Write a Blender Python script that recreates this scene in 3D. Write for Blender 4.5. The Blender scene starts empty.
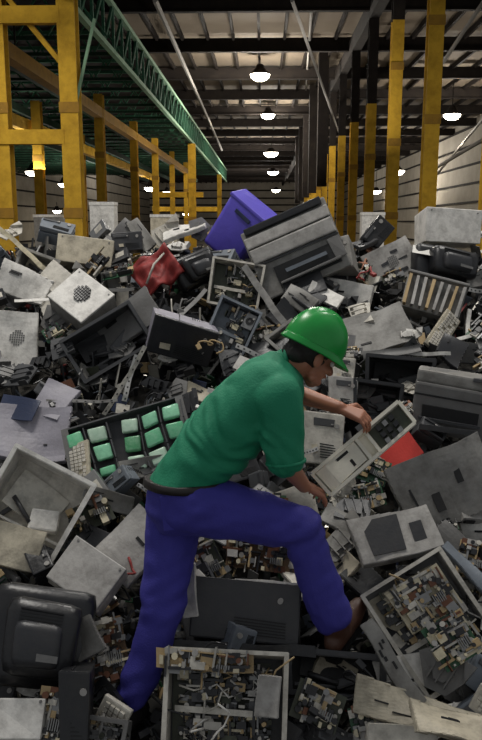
import bpy, bmesh, math, random
from mathutils import Vector, Matrix, Euler, noise
random.seed(7)
S = bpy.context.scene
C = S.collection
V = Vector
PI = math.pi
F = 760.0
CZ = 3.4                       # eye height over the warehouse floor
PITCH = math.radians(11.0); YAW = math.radians(1.58)
# ------------------------------------------------------------ camera
cam = bpy.data.cameras.new('camera'); co = bpy.data.objects.new('camera', cam); C.objects.link(co)
co.location = (0, 0, CZ); co.rotation_euler = (PI/2 - PITCH, 0, YAW)
cam.sensor_fit = 'VERTICAL'; cam.sensor_height = 36.0; cam.lens = 36.0*F/740; cam.clip_end = 400
S.camera = co
RC = Euler(co.rotation_euler).to_matrix()
def ray(px, py): return RC @ V(((px-241)/F, -(py-370)/F, -1.0))
def P(px, py, Y):
    r = ray(px, py); return V((0, 0, CZ)) + r*(Y/r.y)
def mpp(px, py, Y):
    r = ray(px, py); return (Y/r.y)/F
def slopeY(px, py):
    r = ray(px, py); t = -r.z/r.y           # drop = t*Y
    return min(3.165/(t+.5), 6.3) if t > -.3 else 6.3
def heap_z(x, y):
    d = 3.165 - .5*y
    if y > 6.0: d = .165 + (y-6.0)*.55
    if y < 2.0: d = 2.165 + (2.0-y)*.2
    return CZ - d

# ------------------------------------------------------------ materials
def lin(c):
    if isinstance(c, str):
        c = c.lstrip('#'); c = [int(c[i:i+2], 16)/255 for i in (0, 2, 4)]
    return tuple((x/12.92 if x <= .04045 else ((x+.055)/1.055)**2.4) for x in c) + (1,)
MATS = {}
def mat(name, col, rough=.5, metal=0., dirt=.35, scale=9., dirtcol='#3a332b', bump=.15, fine=60.):
    if name in MATS: return MATS[name]
    m = bpy.data.materials.new(name); m.use_nodes = True; nt = m.node_tree; N = nt.nodes; L = nt.links
    b = N['Principled BSDF']; b.inputs['Roughness'].default_value = rough; b.inputs['Metallic'].default_value = metal
    tc = N.new('ShaderNodeTexCoord')
    n1 = N.new('ShaderNodeTexNoise'); n1.inputs['Scale'].default_value = scale; n1.inputs['Detail'].default_value = 6; n1.inputs['Roughness'].default_value = .7
    L.new(tc.outputs['Object'], n1.inputs['Vector'])
    r = N.new('ShaderNodeValToRGB'); r.color_ramp.elements[0].position = .42; r.color_ramp.elements[0].color = (0, 0, 0, 1)
    r.color_ramp.elements[1].position = .78; r.color_ramp.elements[1].color = (1, 1, 1, 1)
    L.new(n1.outputs['Fac'], r.inputs['Fac'])
    mu = N.new('ShaderNodeMath'); mu.operation = 'MULTIPLY'; mu.inputs[1].default_value = dirt
    L.new(r.outputs['Color'], mu.inputs[0])
    mx = N.new('ShaderNodeMixRGB'); mx.inputs['Color1'].default_value = lin(col); mx.inputs['Color2'].default_value = lin(dirtcol)
    L.new(mu.outputs[0], mx.inputs['Fac'])
    L.new(mx.outputs['Color'], b.inputs['Base Color'])
    if not bump: b.inputs['Specular IOR Level'].default_value = .12; b.inputs['Roughness'].default_value = .85
    if bump:
        n2 = N.new('ShaderNodeTexNoise'); n2.inputs['Scale'].default_value = fine; n2.inputs['Detail'].default_value = 3
        L.new(tc.outputs['Object'], n2.inputs['Vector'])
        bp = N.new('ShaderNodeBump'); bp.inputs['Strength'].default_value = bump; bp.inputs['Distance'].default_value = .01
        L.new(n2.outputs['Fac'], bp.inputs['Height']); L.new(bp.outputs['Normal'], b.inputs['Normal'])
    MATS[name] = m; return m
def emis(name, col, s):
    m = bpy.data.materials.new(name); m.use_nodes = True; nt = m.node_tree
    b = nt.nodes['Principled BSDF']; b.inputs['Base Color'].default_value = lin(col)
    b.inputs['Emission Color'].default_value = lin(col); b.inputs['Emission Strength'].default_value = s
    MATS[name] = m; return m
mat('pale', '#c9c4b8', .55, dirt=0.70, scale=13)
mat('white', '#dcd9d2', .5, dirt=0.60, scale=13)
mat('beige', '#beb5a0', .55, dirt=0.70, scale=13)
mat('cream', '#cdc3a6', .5, dirt=0.65, scale=13)
mat('grey', '#888681', .5, dirt=0.65, scale=13)
mat('lightgrey', '#a8a5a0', .5, dirt=0.65, scale=13)
mat('midgrey', '#6f6e6c', .5, dirt=.4)
mat('bluegrey', '#70777f', .5, dirt=.35)
mat('lilacgrey', '#8b8892', .5, dirt=.35)
mat('darkgrey', '#454648', .45, dirt=.3)
mat('charcoal', '#2f3033', .4, dirt=.25, dirtcol='#57514a')
mat('black', '#1b1c1f', .35, dirt=.25, dirtcol='#4b463f')
mat('deepblack', '#0e0f11', .6, dirt=.2)
mat('navy', '#2b3550', .35, dirt=.25)
mat('steel', '#8d8d8c', .38, .7, dirt=.4)
mat('brightsteel', '#b9b8b4', .35, .5, dirt=.35)
mat('pcb', '#2c5a3c', .45, dirt=.5, scale=25, dirtcol='#25302a')
mat('pcbdull', '#3d4233', .5, dirt=.5, scale=25)
mat('pcbbrown', '#6b5236', .5, dirt=.5, scale=25)
mat('chip', '#1e1e20', .35, dirt=.1)
mat('tin', '#a8a49b', .3, .6, dirt=.3, scale=30)
mat('copper', '#6f4a38', .4, .6, dirt=.4, scale=30)
mat('tan', '#b39a70', .6, dirt=.4)
mat('red', '#8c2a27', .6, dirt=.5, scale=22, dirtcol='#4a2422')
mat('redbright', '#c93a30', .35, dirt=.15)
mat('violet', '#5b50bd', .4, dirt=.2, dirtcol='#2c2860')
mat('glassgreen', '#66b98a', .2, dirt=.35, scale=20, dirtcol='#c4dccb')
mat('glassmint', '#8fcfa9', .2, dirt=.5, scale=30, dirtcol='#4f8a6a')
mat('glasspale', '#b9d3bd', .25, dirt=.5, scale=30, dirtcol='#6d9f80')
mat('glassdim', '#4d8f63', .25, dirt=.5, scale=30, dirtcol='#9fc4a8')
mat('glassgrey', '#3b4550', .08, dirt=.3)
mat('yellow', '#bd9530', .5, dirt=.7, scale=2.5, dirtcol='#6a4a17', bump=0)
mat('rust', '#94702c', .6, dirt=.5, scale=4, bump=0)
mat('greensteel', '#35604a', .5, dirt=.4, scale=2, bump=0)
mat('palegreen', '#80a083', .5, dirt=.4, scale=2, bump=0)
mat('darkgreensteel', '#1d3326', .6, dirt=.4, scale=2, bump=0)
mat('darksteel', '#1f1b19', .7, dirt=.4, scale=2, bump=0)
mat('deck', '#6e6457', .8, dirt=.55, scale=.35, dirtcol='#4f463d', bump=0)
mat('sheet', '#a39c90', .7, dirt=.4, scale=.5, bump=0)
mat('concrete', '#77736c', .8, dirt=.4, scale=.8)
mat('rubber', '#141414', .6, dirt=.2)
mat('heapmat', '#26241f', .9, dirt=.6, scale=18, dirtcol='#55504a', bump=.6, fine=30)
mat('pipe', '#8a8680', .5, dirt=.2, bump=0)
emis('lamp', '#fff3dc', 16)

# ------------------------------------------------------------ mesh builder
WARP = 0
class MB:
    def __init__(s): s.v = []; s.f = []; s.m = []; s.names = []
    def mi(s, m):
        if m not in s.names: s.names.append(m)
        return s.names.index(m)
    def add(s, vs, fs, m):
        o = len(s.v); k = s.mi(m); s.v += [V(v) for v in vs]
        for f in fs: s.f.append([o+i for i in f]); s.m.append(k)
    def box(s, c, d, m='grey', R=None, taper=1.0):
        x, y, z = d[0]/2, d[1]/2, d[2]/2; t = taper
        vs = [V((-x, -y, -z)), V((x, -y, -z)), V((x*t, y, -z*t)), V((-x*t, y, -z*t)), V((-x, -y, z)), V((x, -y, z)), V((x*t, y, z*t)), V((-x*t, y, z*t))]
        if R is not None: vs = [R @ v for v in vs]
        c = V(c)
        s.add([v+c for v in vs], [(0, 3, 2, 1), (4, 5, 6, 7), (0, 1, 5, 4), (1, 2, 6, 5), (2, 3, 7, 6), (3, 0, 4, 7)], m)
    def rbox(s, c, d, m='grey', b=.01, R=None):          # chamfered box
        x, y, z = d[0]/2, d[1]/2, d[2]/2; b = min(b, x*.6, y*.6, z*.6)
        bm = bmesh.new(); bmesh.ops.create_cube(bm, size=1)
        for v in bm.verts: v.co = V((v.co.x*2*x, v.co.y*2*y, v.co.z*2*z))
        bmesh.ops.bevel(bm, geom=list(bm.edges), offset=b, segments=2, affect='EDGES', profile=.6)
        s.bm(bm, m, c, R)
    def bm(s, bm, m, c=(0, 0, 0), R=None):
        bm.verts.ensure_lookup_table(); bm.verts.index_update()
        vs = [(R @ v.co if R is not None else v.co) + V(c) for v in bm.verts]
        s.add(vs, [[v.index for v in f.verts] for f in bm.faces], m); bm.free()
    def tube(s, pts, r, m='grey', n=6, cap=True):
        pts = [V(p) for p in pts]; rr = r if isinstance(r, (list, tuple)) else [r]*len(pts)
        vs = []; fs = []; up = None
        for i, p in enumerate(pts):
            t = (pts[min(i+1, len(pts)-1)] - pts[max(i-1, 0)]).normalized()
            if up is None: up = t.orthogonal().normalized()
            up = (up - t*up.dot(t)); up = up.normalized() if up.length > 1e-6 else t.orthogonal().normalized()
            q = t.cross(up)
            for k in range(n):
                a = 2*PI*k/n; vs.append(p + (up*math.cos(a)+q*math.sin(a))*rr[i])
        for i in range(len(pts)-1):
            for k in range(n): fs.append((i*n+k, i*n+(k+1) % n, (i+1)*n+(k+1) % n, (i+1)*n+k))
        if cap: fs.append(tuple(range(n))[::-1]); fs.append(tuple((len(pts)-1)*n+k for k in range(n)))
        s.add(vs, fs, m)
    def sheet(s, w, h, th, m='grey', nx=8, nz=8, fn=None, c=(0, 0, 0), R=None):   # thick sheet in XZ, fn(x,z)->y offset
        vs = []; fs = []
        for side in (0, 1):
            for j in range(nz+1):
                for i in range(nx+1):
                    x = (i/nx-.5)*w; z = (j/nz-.5)*h; y = fn(x, z) if fn else 0
                    v = V((x, y + (th/2 if side else -th/2), z)); vs.append((R @ v if R is not None else v)+V(c))
        n = (nx+1)*(nz+1); g = lambda i, j, k: k*n + j*(nx+1)+i
        for j in range(nz):
            for i in range(nx):
                fs.append((g(i, j, 0), g(i+1, j, 0), g(i+1, j+1, 0), g(i, j+1, 0)))
                fs.append((g(i, j, 1), g(i, j+1, 1), g(i+1, j+1, 1), g(i+1, j, 1)))
        for i in range(nx):
            fs.append((g(i, 0, 0), g(i, 0, 1), g(i+1, 0, 1), g(i+1, 0, 0))); fs.append((g(i, nz, 0), g(i+1, nz, 0), g(i+1, nz, 1), g(i, nz, 1)))
        for j in range(nz):
            fs.append((g(0, j, 0), g(0, j+1, 0), g(0, j+1, 1), g(0, j, 1))); fs.append((g(nx, j, 0), g(nx, j, 1), g(nx, j+1, 1), g(nx, j+1, 0)))
        s.add(vs, fs, m)
    def prism(s, poly, y0, y1, m='grey'):                 # poly in XZ
        n = len(poly); vs = [(x, y0, z) for x, z in poly] + [(x, y1, z) for x, z in poly]
        fs = [tuple(range(n)), tuple(range(n, 2*n))[::-1]] + [(i, i+n, (i+1) % n+n, (i+1) % n) for i in range(n)]
        s.add(vs, fs, m)
    def build(s, name, parent=None, smooth=False):
        if WARP: s.v = [v + noise.noise_vector(v*5.0+V((WARP, 0, 0)))*.018 for v in s.v]
        me = bpy.data.meshes.new(name); me.from_pydata([tuple(v) for v in s.v], [], s.f)
        for nm in s.names: me.materials.append(MATS[nm])
        me.polygons.foreach_set('material_index', s.m)
        if smooth: me.polygons.foreach_set('use_smooth', [True]*len(s.f))
        me.update(); o = bpy.data.objects.new(name, me); C.objects.link(o)
        if parent is not None: o.parent = parent
        return o
def part(name, parent, fn, smooth=False, label=None, kind=None):
    b = MB(); fn(b); o = b.build(name, parent, smooth)
    if label: o['label'] = label
    if kind: o['kind'] = kind
    return o
def empty(name):
    o = bpy.data.objects.new(name, None); o.empty_display_size = .05; C.objects.link(o); return o
def tag(o, label, cat, group=None, kind=None):
    o['label'] = label; o['category'] = cat
    if group: o['group'] = group
    if kind: o['kind'] = kind
    return o
def struct(name, fn, smooth=False):
    o = part(name, None, fn, smooth); o['kind'] = 'structure'; return o
def dup(root):
    r = root.copy(); C.objects.link(r)
    for ch in list(root.children):
        c = ch.copy(); C.objects.link(c); c.parent = r
        for g in list(ch.children):
            d = g.copy(); C.objects.link(d); d.parent = c
    return r
def rot(roll=0, tilt=0, yaw=0):
    r = math.radians
    return Matrix.Rotation(r(yaw), 3, 'Z') @ Matrix.Rotation(-r(tilt), 3, 'X') @ Matrix.Rotation(r(roll), 3, 'Y')

# ------------------------------------------------------------ warehouse
XL, XR, HC = -24.0, 17.0, CZ+8.3
struct('floor', lambda b: b.box((-3.5, 80, -.1), (42, 170, .2), 'concrete'))
struct('ceiling', lambda b: b.box((-3.5, 89, HC+.1), (42, 152, .2), 'deck'))
struct('wall_left', lambda b: b.box((XL-.1, 89, HC/2), (.2, 152, HC), 'sheet'))
struct('wall_right', lambda b: b.box((XR+.1, 89, HC/2), (.2, 152, HC), 'sheet'))
struct('wall_back', lambda b: b.box((-3.5, 165.1, HC/2), (42, .2, HC), 'sheet'))
k = 0
for i in range(20):
    k += 1; y = 16.5 + i*6.6 + .02*i*i
    if y > 160: break
    def cross(b, y=y):
        b.box((-3.5, y, HC-.42), (42, .06, .55), 'darksteel'); b.box((-3.5, y, HC-.72), (42, .26, .06), 'darksteel')
    struct('roof_beam', cross)
for i in range(35):
    x = XL + .8 + i*1.15
    struct('roof_purlin', lambda b, x=x: b.box((x, 89, HC-.14), (.11, 150, .24), 'darksteel'))
for i, h in enumerate((1.5, 3.5, 5.0, 6.5, 8.0, 9.5, 11)):
    struct('trim_%d' % (2*i+1), lambda b, h=h: b.box((XR-.08, 89, h), (.12, 150, .16), 'darksteel'))
    struct('trim_%d' % (2*i+2), lambda b, h=h: b.box((XL+.08, 89, h), (.12, 150, .16), 'darksteel'))
for i, h in enumerate((2, 4.2, 5.6, 7, 8.4, 10)):
    struct('trim_%d' % (i+20), lambda b, h=h: b.box((-3.5, 164.9, h), (42, .2, .3), 'darksteel'))
# right row of columns: yellow up to a height, dark above
def column(x, y, w, top, ytop, name='steel_column'):
    def f(b):
        b.box((x, y-w*.45, ytop/2), (w, w*.1, ytop), 'yellow'); b.box((x, y+w*.45, ytop/2), (w, w*.1, ytop), 'yellow')
        b.box((x, y, ytop/2), (w*.12, w*.84, ytop), 'yellow')
        for q in range(int(ytop/2.2)): b.box((x, y-w*.5, 1.4+q*2.2), (w*1.12, .03, .22), 'rust')
        if top > ytop:
            for dx in (-1, 1): b.box((x, y+dx*w*.45, (top+ytop)/2), (w, w*.1, top-ytop), 'darksteel')
            b.box((x, y, (top+ytop)/2), (w*.12, w*.84, top-ytop), 'darksteel')
    return struct(name, f)
for i in range(12):
    y = 13.8 + i*5.3
    column(4.02, y, .35, HC-.5, CZ+5.9 if i < 3 else CZ+4.3)
struct('roof_girder', lambda b: b.box((4.02, 85, HC-.7), (.35, 145, .7), 'darksteel'))
for i in range(5):     # dark service columns hung behind the row
    struct('duct_drop', lambda b, i=i: b.box((3.0+.1*i, 40+i*9, CZ+5.0), (.5, .5, 6.4), 'darksteel'))
# left mezzanine
MX = -4.15; MB0, MB1 = CZ+4.6, CZ+5.85
def truss(b):
    for h, m in ((MB0, 'palegreen'), (MB1, 'palegreen')): b.box((MX, 52, h), (.14, 76, .13), m)
    n = 56
    for i in range(n):
        y = 14.2+i*1.35
        b.box((MX, y, (MB0+MB1)/2), (.07, .09, MB1-MB0), 'greensteel')
        b.tube([(MX, y, MB0), (MX, y+1.35, MB1)], .05, 'greensteel', 4, False)
struct('mezzanine_truss', truss)
for i in range(34):
    y = 15+i*1.9
    def j(b, y=y):
        b.box((-13.8, y, MB0+.05), (19, .12, .09), 'darkgreensteel'); b.box((-13.8, y, MB0+.62), (19, .12, .09), 'greensteel')
        for q in range(24):
            x = -23.2+q*.8; b.tube([(x, y, MB0+.05), (x+.4, y, MB0+.62)], .03, 'greensteel', 4, False); b.tube([(x+.4, y, MB0+.62), (x+.8, y, MB0+.05)], .03, 'greensteel', 4, False)
    struct('mezzanine_joist', j)
struct('mezzanine_deck', lambda b: b.box((-14, 50, MB0+.75), (19.5, 74, .12), 'darksteel'))
for x in (-7.2, -9.8, -12.6):
    struct('mezzanine_beam', lambda b, x=x: b.box((x, 50, MB0-.12), (.16, 72, .3), 'darkgreensteel'))
def ycol(x, y, w, top): return column(x, y, w, top, top, 'mezzanine_column')
ycol(-4.12, 17, .38, CZ+5.0); ycol(-5.62, 17, .33, CZ+5.0)
for x, y, w in ((-5.9, 28.5, .32), (-5.9, 36, .32), (-5.9, 43, .32), (-5.9, 51, .3), (-5.9, 60, .3), (-4.15, 46, .42), (-4.15, 75, .4), (-8.5, 17, .4), (-8.6, 30, .35), (-9.5, 41, .35)):
    ycol(x, y, w, CZ+4.5)
for z, h in ((CZ+1.80, .3), (CZ+4.25, .34)):
    struct('cross_beam', lambda b, z=z, h=h: b.box((-8.2, 16.9, z), (7.9, .2, h), 'yellow'))
struct('runway_beam', lambda b: b.box((-5.9, 42, CZ+3.85), (.3, 50, .34), 'rust'))
struct('runway_beam', lambda b: b.box((-9.0, 42, CZ+3.6), (.3, 50, .42), 'yellow'))
struct('cross_beam', lambda b: b.tube([(-5.6, 17, CZ+4.9), (-4.1, 17, CZ+3.1)], .07, 'yellow', 4))
struct('cross_beam', lambda b: b.tube([(-4.1, 17, CZ+2.2), (-3.55, 17, CZ+4.2)], .04, 'palegreen', 4))
struct('cross_beam', lambda b: b.box((-5, 46, CZ+1.6), (3, .2, .3), 'yellow'))
struct('cross_beam', lambda b: b.box((-6, 60, CZ+1.0), (5, .2, .35), 'yellow'))
# roof pipes and braces on the right
for a, c_, r in (((430, 82, 22), (486, -2, 18), .05), ((424, 175, 40), (486, 138, 26), .07), ((428, 185, 60), (484, 118, 40), .08), ((292, 0, 20), (345, 150, 60), .05), ((155, 0, 26), (222, 150, 75), .09), ((312, 0, 30), (306, 90, 50), .06)):
    struct('roof_pipe', lambda b, a=a, c_=c_, r=r: b.tube([P(*a), P(*c_)], r, 'pipe', 6))
# stacked pale bales far behind the heap
def bale(px, py, Y, w, h, m, lab):
    p = P(px, py, Y); s = mpp(px, py, Y)
    t = empty('shipping_box'); t.location = (p.x, p.y, 0)
    hh = p.z + h*s/2
    part('box_body', t, lambda b: b.box((0, 0, hh/2), (w*s, w*s*.8, hh), m))
    part('box_lid', t, lambda b: b.box((0, 0, hh+.02), (w*s*1.04, w*s*.84, .06), 'white'))
    tag(t, lab, 'box', 'tall packed boxes on the warehouse floor')
bale(104, 218, 15, 24, 26, 'white', 'tall white shipping box beyond the heap beside a yellow column')
bale(165, 226, 17, 26, 18, 'beige', 'tall beige packed box beyond the heap under the mezzanine')
bale(372, 226, 16, 22, 22, 'white', 'tall pale box beyond the heap between two yellow columns')
bale(50, 226, 18, 26, 18, 'grey', 'tall grey box beyond the heap between the yellow frame columns')
# lamps
LP = [(260, 75, 40), (268, 115, 56), (271, 153, 80), (273, 172, 105), (276, 190, 135), (452, 115, 46), (397, 171, 78), (376, 191, 108),
      (33, 172, 46), (64, 184, 60), (57, 211, 80), (150, 188, 60), (167, 192, 84), (45, 222, 70), (186, 214, 100), (16, 62, 19.5), (300, 212, 140)]
for i, (px, py, Y) in enumerate(LP):
    p = P(px, py, Y); t = empty('high_bay_light'); t.location = p
    R = .5 if Y < 60 else .75
    if px < 200: R = .45
    if Y < 25: R = .05
    part('lens', t, lambda b: b.tube([(0, 0, -.55*R), (0, 0, -.45*R), (0, 0, -.2*R), (0, 0, .02)], [R*.35, R*.65, R*.92, R], 'lamp', 14), True)
    part('housing', t, lambda b: b.tube([(0, 0, .025), (0, 0, .3), (0, 0, .5)], [R*1.02, R*.5, R*.3], 'darksteel', 12))
    part('hanging_rod', t, lambda b, p=p: b.tube([(0, 0, .45), (0, 0, max(.6, HC-.1-p.z if px > 200 else .9))], .03, 'darksteel', 4))
    where = ('brightest and highest', 'second highest', 'third highest', 'fourth', 'lowest')
    if i < 5: lab = 'round glowing roof lamp, %s in the middle row of five' % where[i]
    else: lab = {5: 'glowing roof lamp high up between the two outer yellow columns', 6: 'glowing roof lamp seen beside the second yellow column', 7: 'small far roof lamp low between the clustered yellow columns',
                 8: 'glowing lamp between the yellow frame columns, the leftmost', 9: 'glowing lamp close beside the thick yellow column', 10: 'lower glowing lamp between the yellow frame columns', 11: 'glowing lamp under the mezzanine beside a thin yellow column',
                 12: 'glowing lamp under the mezzanine, one along from its neighbour', 13: 'lowest faint lamp between the yellow frame columns', 14: 'faint far lamp low beside the violet bin', 15: 'tiny lamp spot high in the top corner behind the yellow frame', 16: 'faintest far lamp just above the grey printer'}[i]
    tag(t, lab, 'lamp', 'high bay lamps')
    if i in (0, 1, 2, 3, 4, 5, 6, 8, 11):
        l = bpy.data.lights.new('lamp_and_fill_light', 'POINT'); l.energy = 1800 if px > 200 else 700; l.shadow_soft_size = .5; l.color = (1, .93, .82)
        lo = bpy.data.objects.new('lamp_and_fill_light', l); C.objects.link(lo); lo.location = p + V((0, 0, -.7))
# unseen area lights added: downward near the heap, upward as fill down the hall
for i, (x, y, e) in enumerate(((-1.8, 4.6, 190), (2.8, 6.0, 150), (.3, 11.5, 260), (-6, 14, 200), (-9, 30, 120), (0, 36, 450), (2, 23, 160), (10, 34, 160), (-14, 60, 700), (0, 75, 1300), (0, 115, 2200), (-14, 110, 1500), (11, 70, 500))):
    l = bpy.data.lights.new('lamp_and_fill_light', 'AREA'); l.shape = 'DISK'; l.size = 1.5; l.energy = e; l.color = (1, .96, .9)
    lo = bpy.data.objects.new('lamp_and_fill_light', l); C.objects.link(lo); lo.location = (x, y, CZ+(5.0 if y < 20 else 2.0)); lo.rotation_euler = (0, 0, 0) if y < 20 else (PI, 0, 0)
W = bpy.data.worlds.new('world'); S.world = W; W.use_nodes = True
W.node_tree.nodes['Background'].inputs[0].default_value = (.93, .96, 1.0, 1); W.node_tree.nodes['Background'].inputs[1].default_value = .30

# ------------------------------------------------------------ heap
def heap(b):
    nx, ny = 90, 70; vs = []; fs = []
    for j in range(ny+1):
        for i in range(nx+1):
            x = -5+10*i/nx; y = 1.2+8.5*j/ny
            z = heap_z(x, y) - .16 + .10*noise.noise(V((x*3, y*3, 0))) + .05*noise.noise(V((x*9, y*9, 3)))
            vs.append((x, y, z))
    for j in range(ny):
        for i in range(nx):
            a = j*(nx+1)+i; fs.append((a, a+1, a+nx+2, a+nx+1))
    b.add(vs, fs, 'heapmat')
    b.box((0, 5.4, .2), (11, 8.6, .4), 'heapmat')
    # fine shredded fragments nobody could count
    ms = ['charcoal', 'black', 'deepblack', 'midgrey', 'grey', 'pale', 'steel', 'pcb', 'pcbdull', 'tan', 'tin', 'darkgrey', 'copper', 'cream', 'bluegrey', 'lightgrey', 'red', 'navy']
    wt = [9, 12, 8, 6, 4, 3, 5, 1.5, 4, 2, 3, 8, 1.2, 1.6, 3, 3, .4, .7]
    rnd = random.Random(3)
    for i in range(9000):
        y = 1.9 + 4.8*rnd.random(); hw = .55+y*.40; x = rnd.uniform(-hw, hw)
        m = rnd.choices(ms, wt)[0]; s = rnd.uniform(.012, .06)*(.7+.12*y)
        z = heap_z(x, y) - .10 + rnd.uniform(-.03, .07)
        R = Euler((rnd.uniform(0, 6), rnd.uniform(0, 6), rnd.uniform(0, 6))).to_matrix()
        k = rnd.random()
        if k < .35: b.box((x, y, z), (s*2.4, s*1.3, s*.12), m, R)
        elif k < .55: b.box((x, y, z), (s*2.8, s*.22, s*.16), m, R)
        elif k < .8: b.box((x, y, z), (s, s*.8, s*.5), m, R)
        else:
            p = V((x, y, z)); pts = [p]
            for q in range(3): p = p + V((rnd.uniform(-1, 1), rnd.uniform(-.7, .7), rnd.uniform(-.4, .5)))*s*1.3; pts.append(p)
            b.tube(pts, .0035, m, 4, False)
tag(part('scrap_rubble', None, heap, kind='stuff'), 'dark slope of shredded electronic scrap fragments under everything', 'rubble', kind='stuff')

# ------------------------------------------------------------ scrap generators
def greeble(b, w, h, y, rnd, n, ms=('chip', 'tin', 'tan', 'pale', 'copper', 'black', 'steel'), hh=.03):
    for i in range(n):
        x = rnd.uniform(-.46, .46)*w; z = rnd.uniform(-.46, .46)*h; k = rnd.random(); m = rnd.choice(ms); s = rnd.uniform(.008, .03)
        t = rnd.uniform(.25, 1)*hh
        if k < .5: b.box((x, y-t/2, z), (s*rnd.uniform(.6, 2), t, s*rnd.uniform(.6, 1.6)), m)
        elif k < .75: b.tube([(x, y, z), (x, y-t*1.3, z)], s*.45, m, 8)
        else: b.box((x, y-t/2, z), ((s*3, t, s*.35) if rnd.random() < .5 else (s*.35, t, s*3)), m)
def g_board(w, h, seed=1, base='pcb', n=60, frame=None, name='circuit_board', ms=('chip', 'tin', 'tan', 'pale', 'copper', 'black', 'steel', 'cream', 'lightgrey', 'chip')):
    rnd = random.Random(seed); t = empty(name)
    part('board', t, lambda b: b.sheet(w, h, .004, base, 6, 6, lambda x, z: .02*w*math.sin(3*x/w+seed)))
    part('soldered_components', t, lambda b: greeble(b, w, h, -.002, rnd, n, ms), kind='stuff')
    part('connector', t, lambda b: b.box((0, -.012, h*.45), (w*.5, .024, h*.07), rnd.choice(['pale', 'chip', 'tan'])))
    part('heat_sink', t, lambda b: [b.box((w*.2+i*.009-.02, -.02, -h*.15), (.004, .036, h*.2), 'steel') for i in range(6)])
    if frame:
        def fr(b):
            for sx in (-1, 1): b.box((sx*w*.5, -.004, 0), (.02, .04, h+.02), frame)
            for sz in (-1, 1): b.box((0, -.004, sz*h*.5), (w+.02, .04, .02), frame)
        part('frame', t, fr)
    return t
def shell(b, w, d, h, th, m, inner=None):            # box open at front (-y)
    b.box((0, d/2-th/2, 0), (w, th, h), inner or m)
    for s in (-1, 1):
        b.box((s*(w/2-th/2), 0, 0), (th, d, h), m); b.box((0, 0, s*(h/2-th/2)), (w-2*th, d, th), m)
def g_case(w, d, h, body='lightgrey', front='charcoal', seed=1, name='desktop_computer', bays=2, label_plate=True):
    rnd = random.Random(seed); t = empty(name)
    def cs(b):
        b.rbox((0, .01, 0), (w, d-.02, h), body, .006)
        for i in range(7): b.box((w*.5, -d*.1+i*.02, h*.2), (.004, .008, h*.25), 'deepblack')
        b.box((-w*.12, 0, h*.5), (.004, d*.9, .004), 'deepblack')
        for i in range(6): b.box((w*.1+i*w*.045, d*.22, h*.5), (w*.02, d*.22, .004), 'deepblack')
    part('casing', t, cs)
    part('front_panel', t, lambda b: b.rbox((0, -d/2, 0), (w*1.01, .03, h*1.01), front, .008))
    for i in range(bays):
        x = -w*.2 if w > h else 0; z = h*(.3-.22*i)
        o = part('drive_bay', t, lambda b: b.rbox((x, -d/2-.016, z), (min(w*.5, .15), .01, min(h*.16, .04)), 'darkgrey' if front != 'darkgrey' else 'charcoal', .003))
        part('eject_button', o, lambda b: b.box((x+min(w*.5, .15)*.4, -d/2-.024, z-.008), (.012, .006, .006), 'lightgrey'))
    part('power_button', t, lambda b: b.tube([(w*.33, -d/2-.01, h*.25), (w*.33, -d/2-.024, h*.25)], .012, 'lightgrey', 12))
    def gr(b):
        for i in range(6): b.box((w*.15, -d/2-.016, -h*.12-i*h*.05), (w*.5, .005, h*.02), 'deepblack')
    part('vent_grille', t, gr)
    if label_plate: part('label_plate', t, lambda b: b.box((-w*.25, -d/2-.0165, -h*.22), (w*.16, .003, h*.16), 'beige'))
    return t
def g_printer(w, d, h, body='grey', dark='charcoal', top='lightgrey', name='printer'):
    t = empty(name)
    def bd(b):
        b.rbox((0, 0, -h*.1), (w, d, h*.8), body, .012)
        b.box((0, -d*.5-.001, h*.12), (w*.99, .006, .008), 'deepblack')
        for i in range(9): b.box((w*.5, -.1*d+i*.02, -.05), (.004, .01, h*.3), 'deepblack')
    part('body', t, bd)
    part('lid', t, lambda b: (b.rbox((0, .02*d, h*.4), (w*.98, d*.92, h*.2), top, .012), b.box((0, -.05*d, h*.505), (w*.7, d*.5, .006), body)))
    part('paper_slot', t, lambda b: (b.box((0, -d*.5-.003, -h*.12), (w*.74, .012, h*.2), 'deepblack'), b.box((0, -d*.5-.012, -h*.24), (w*.8, .03, h*.05), dark)))
    part('control_panel', t, lambda b: b.rbox((w*.32, -d*.45, h*.5), (w*.24, d*.12, .02), dark, .004))
    part('output_tray', t, lambda b: (b.box((0, -d*.5-.05, -h*.36), (w*.72, .12, .012), dark), b.box((0, -d*.5-.11, -h*.33), (w*.72, .01, .03), dark)))
    return t
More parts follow.
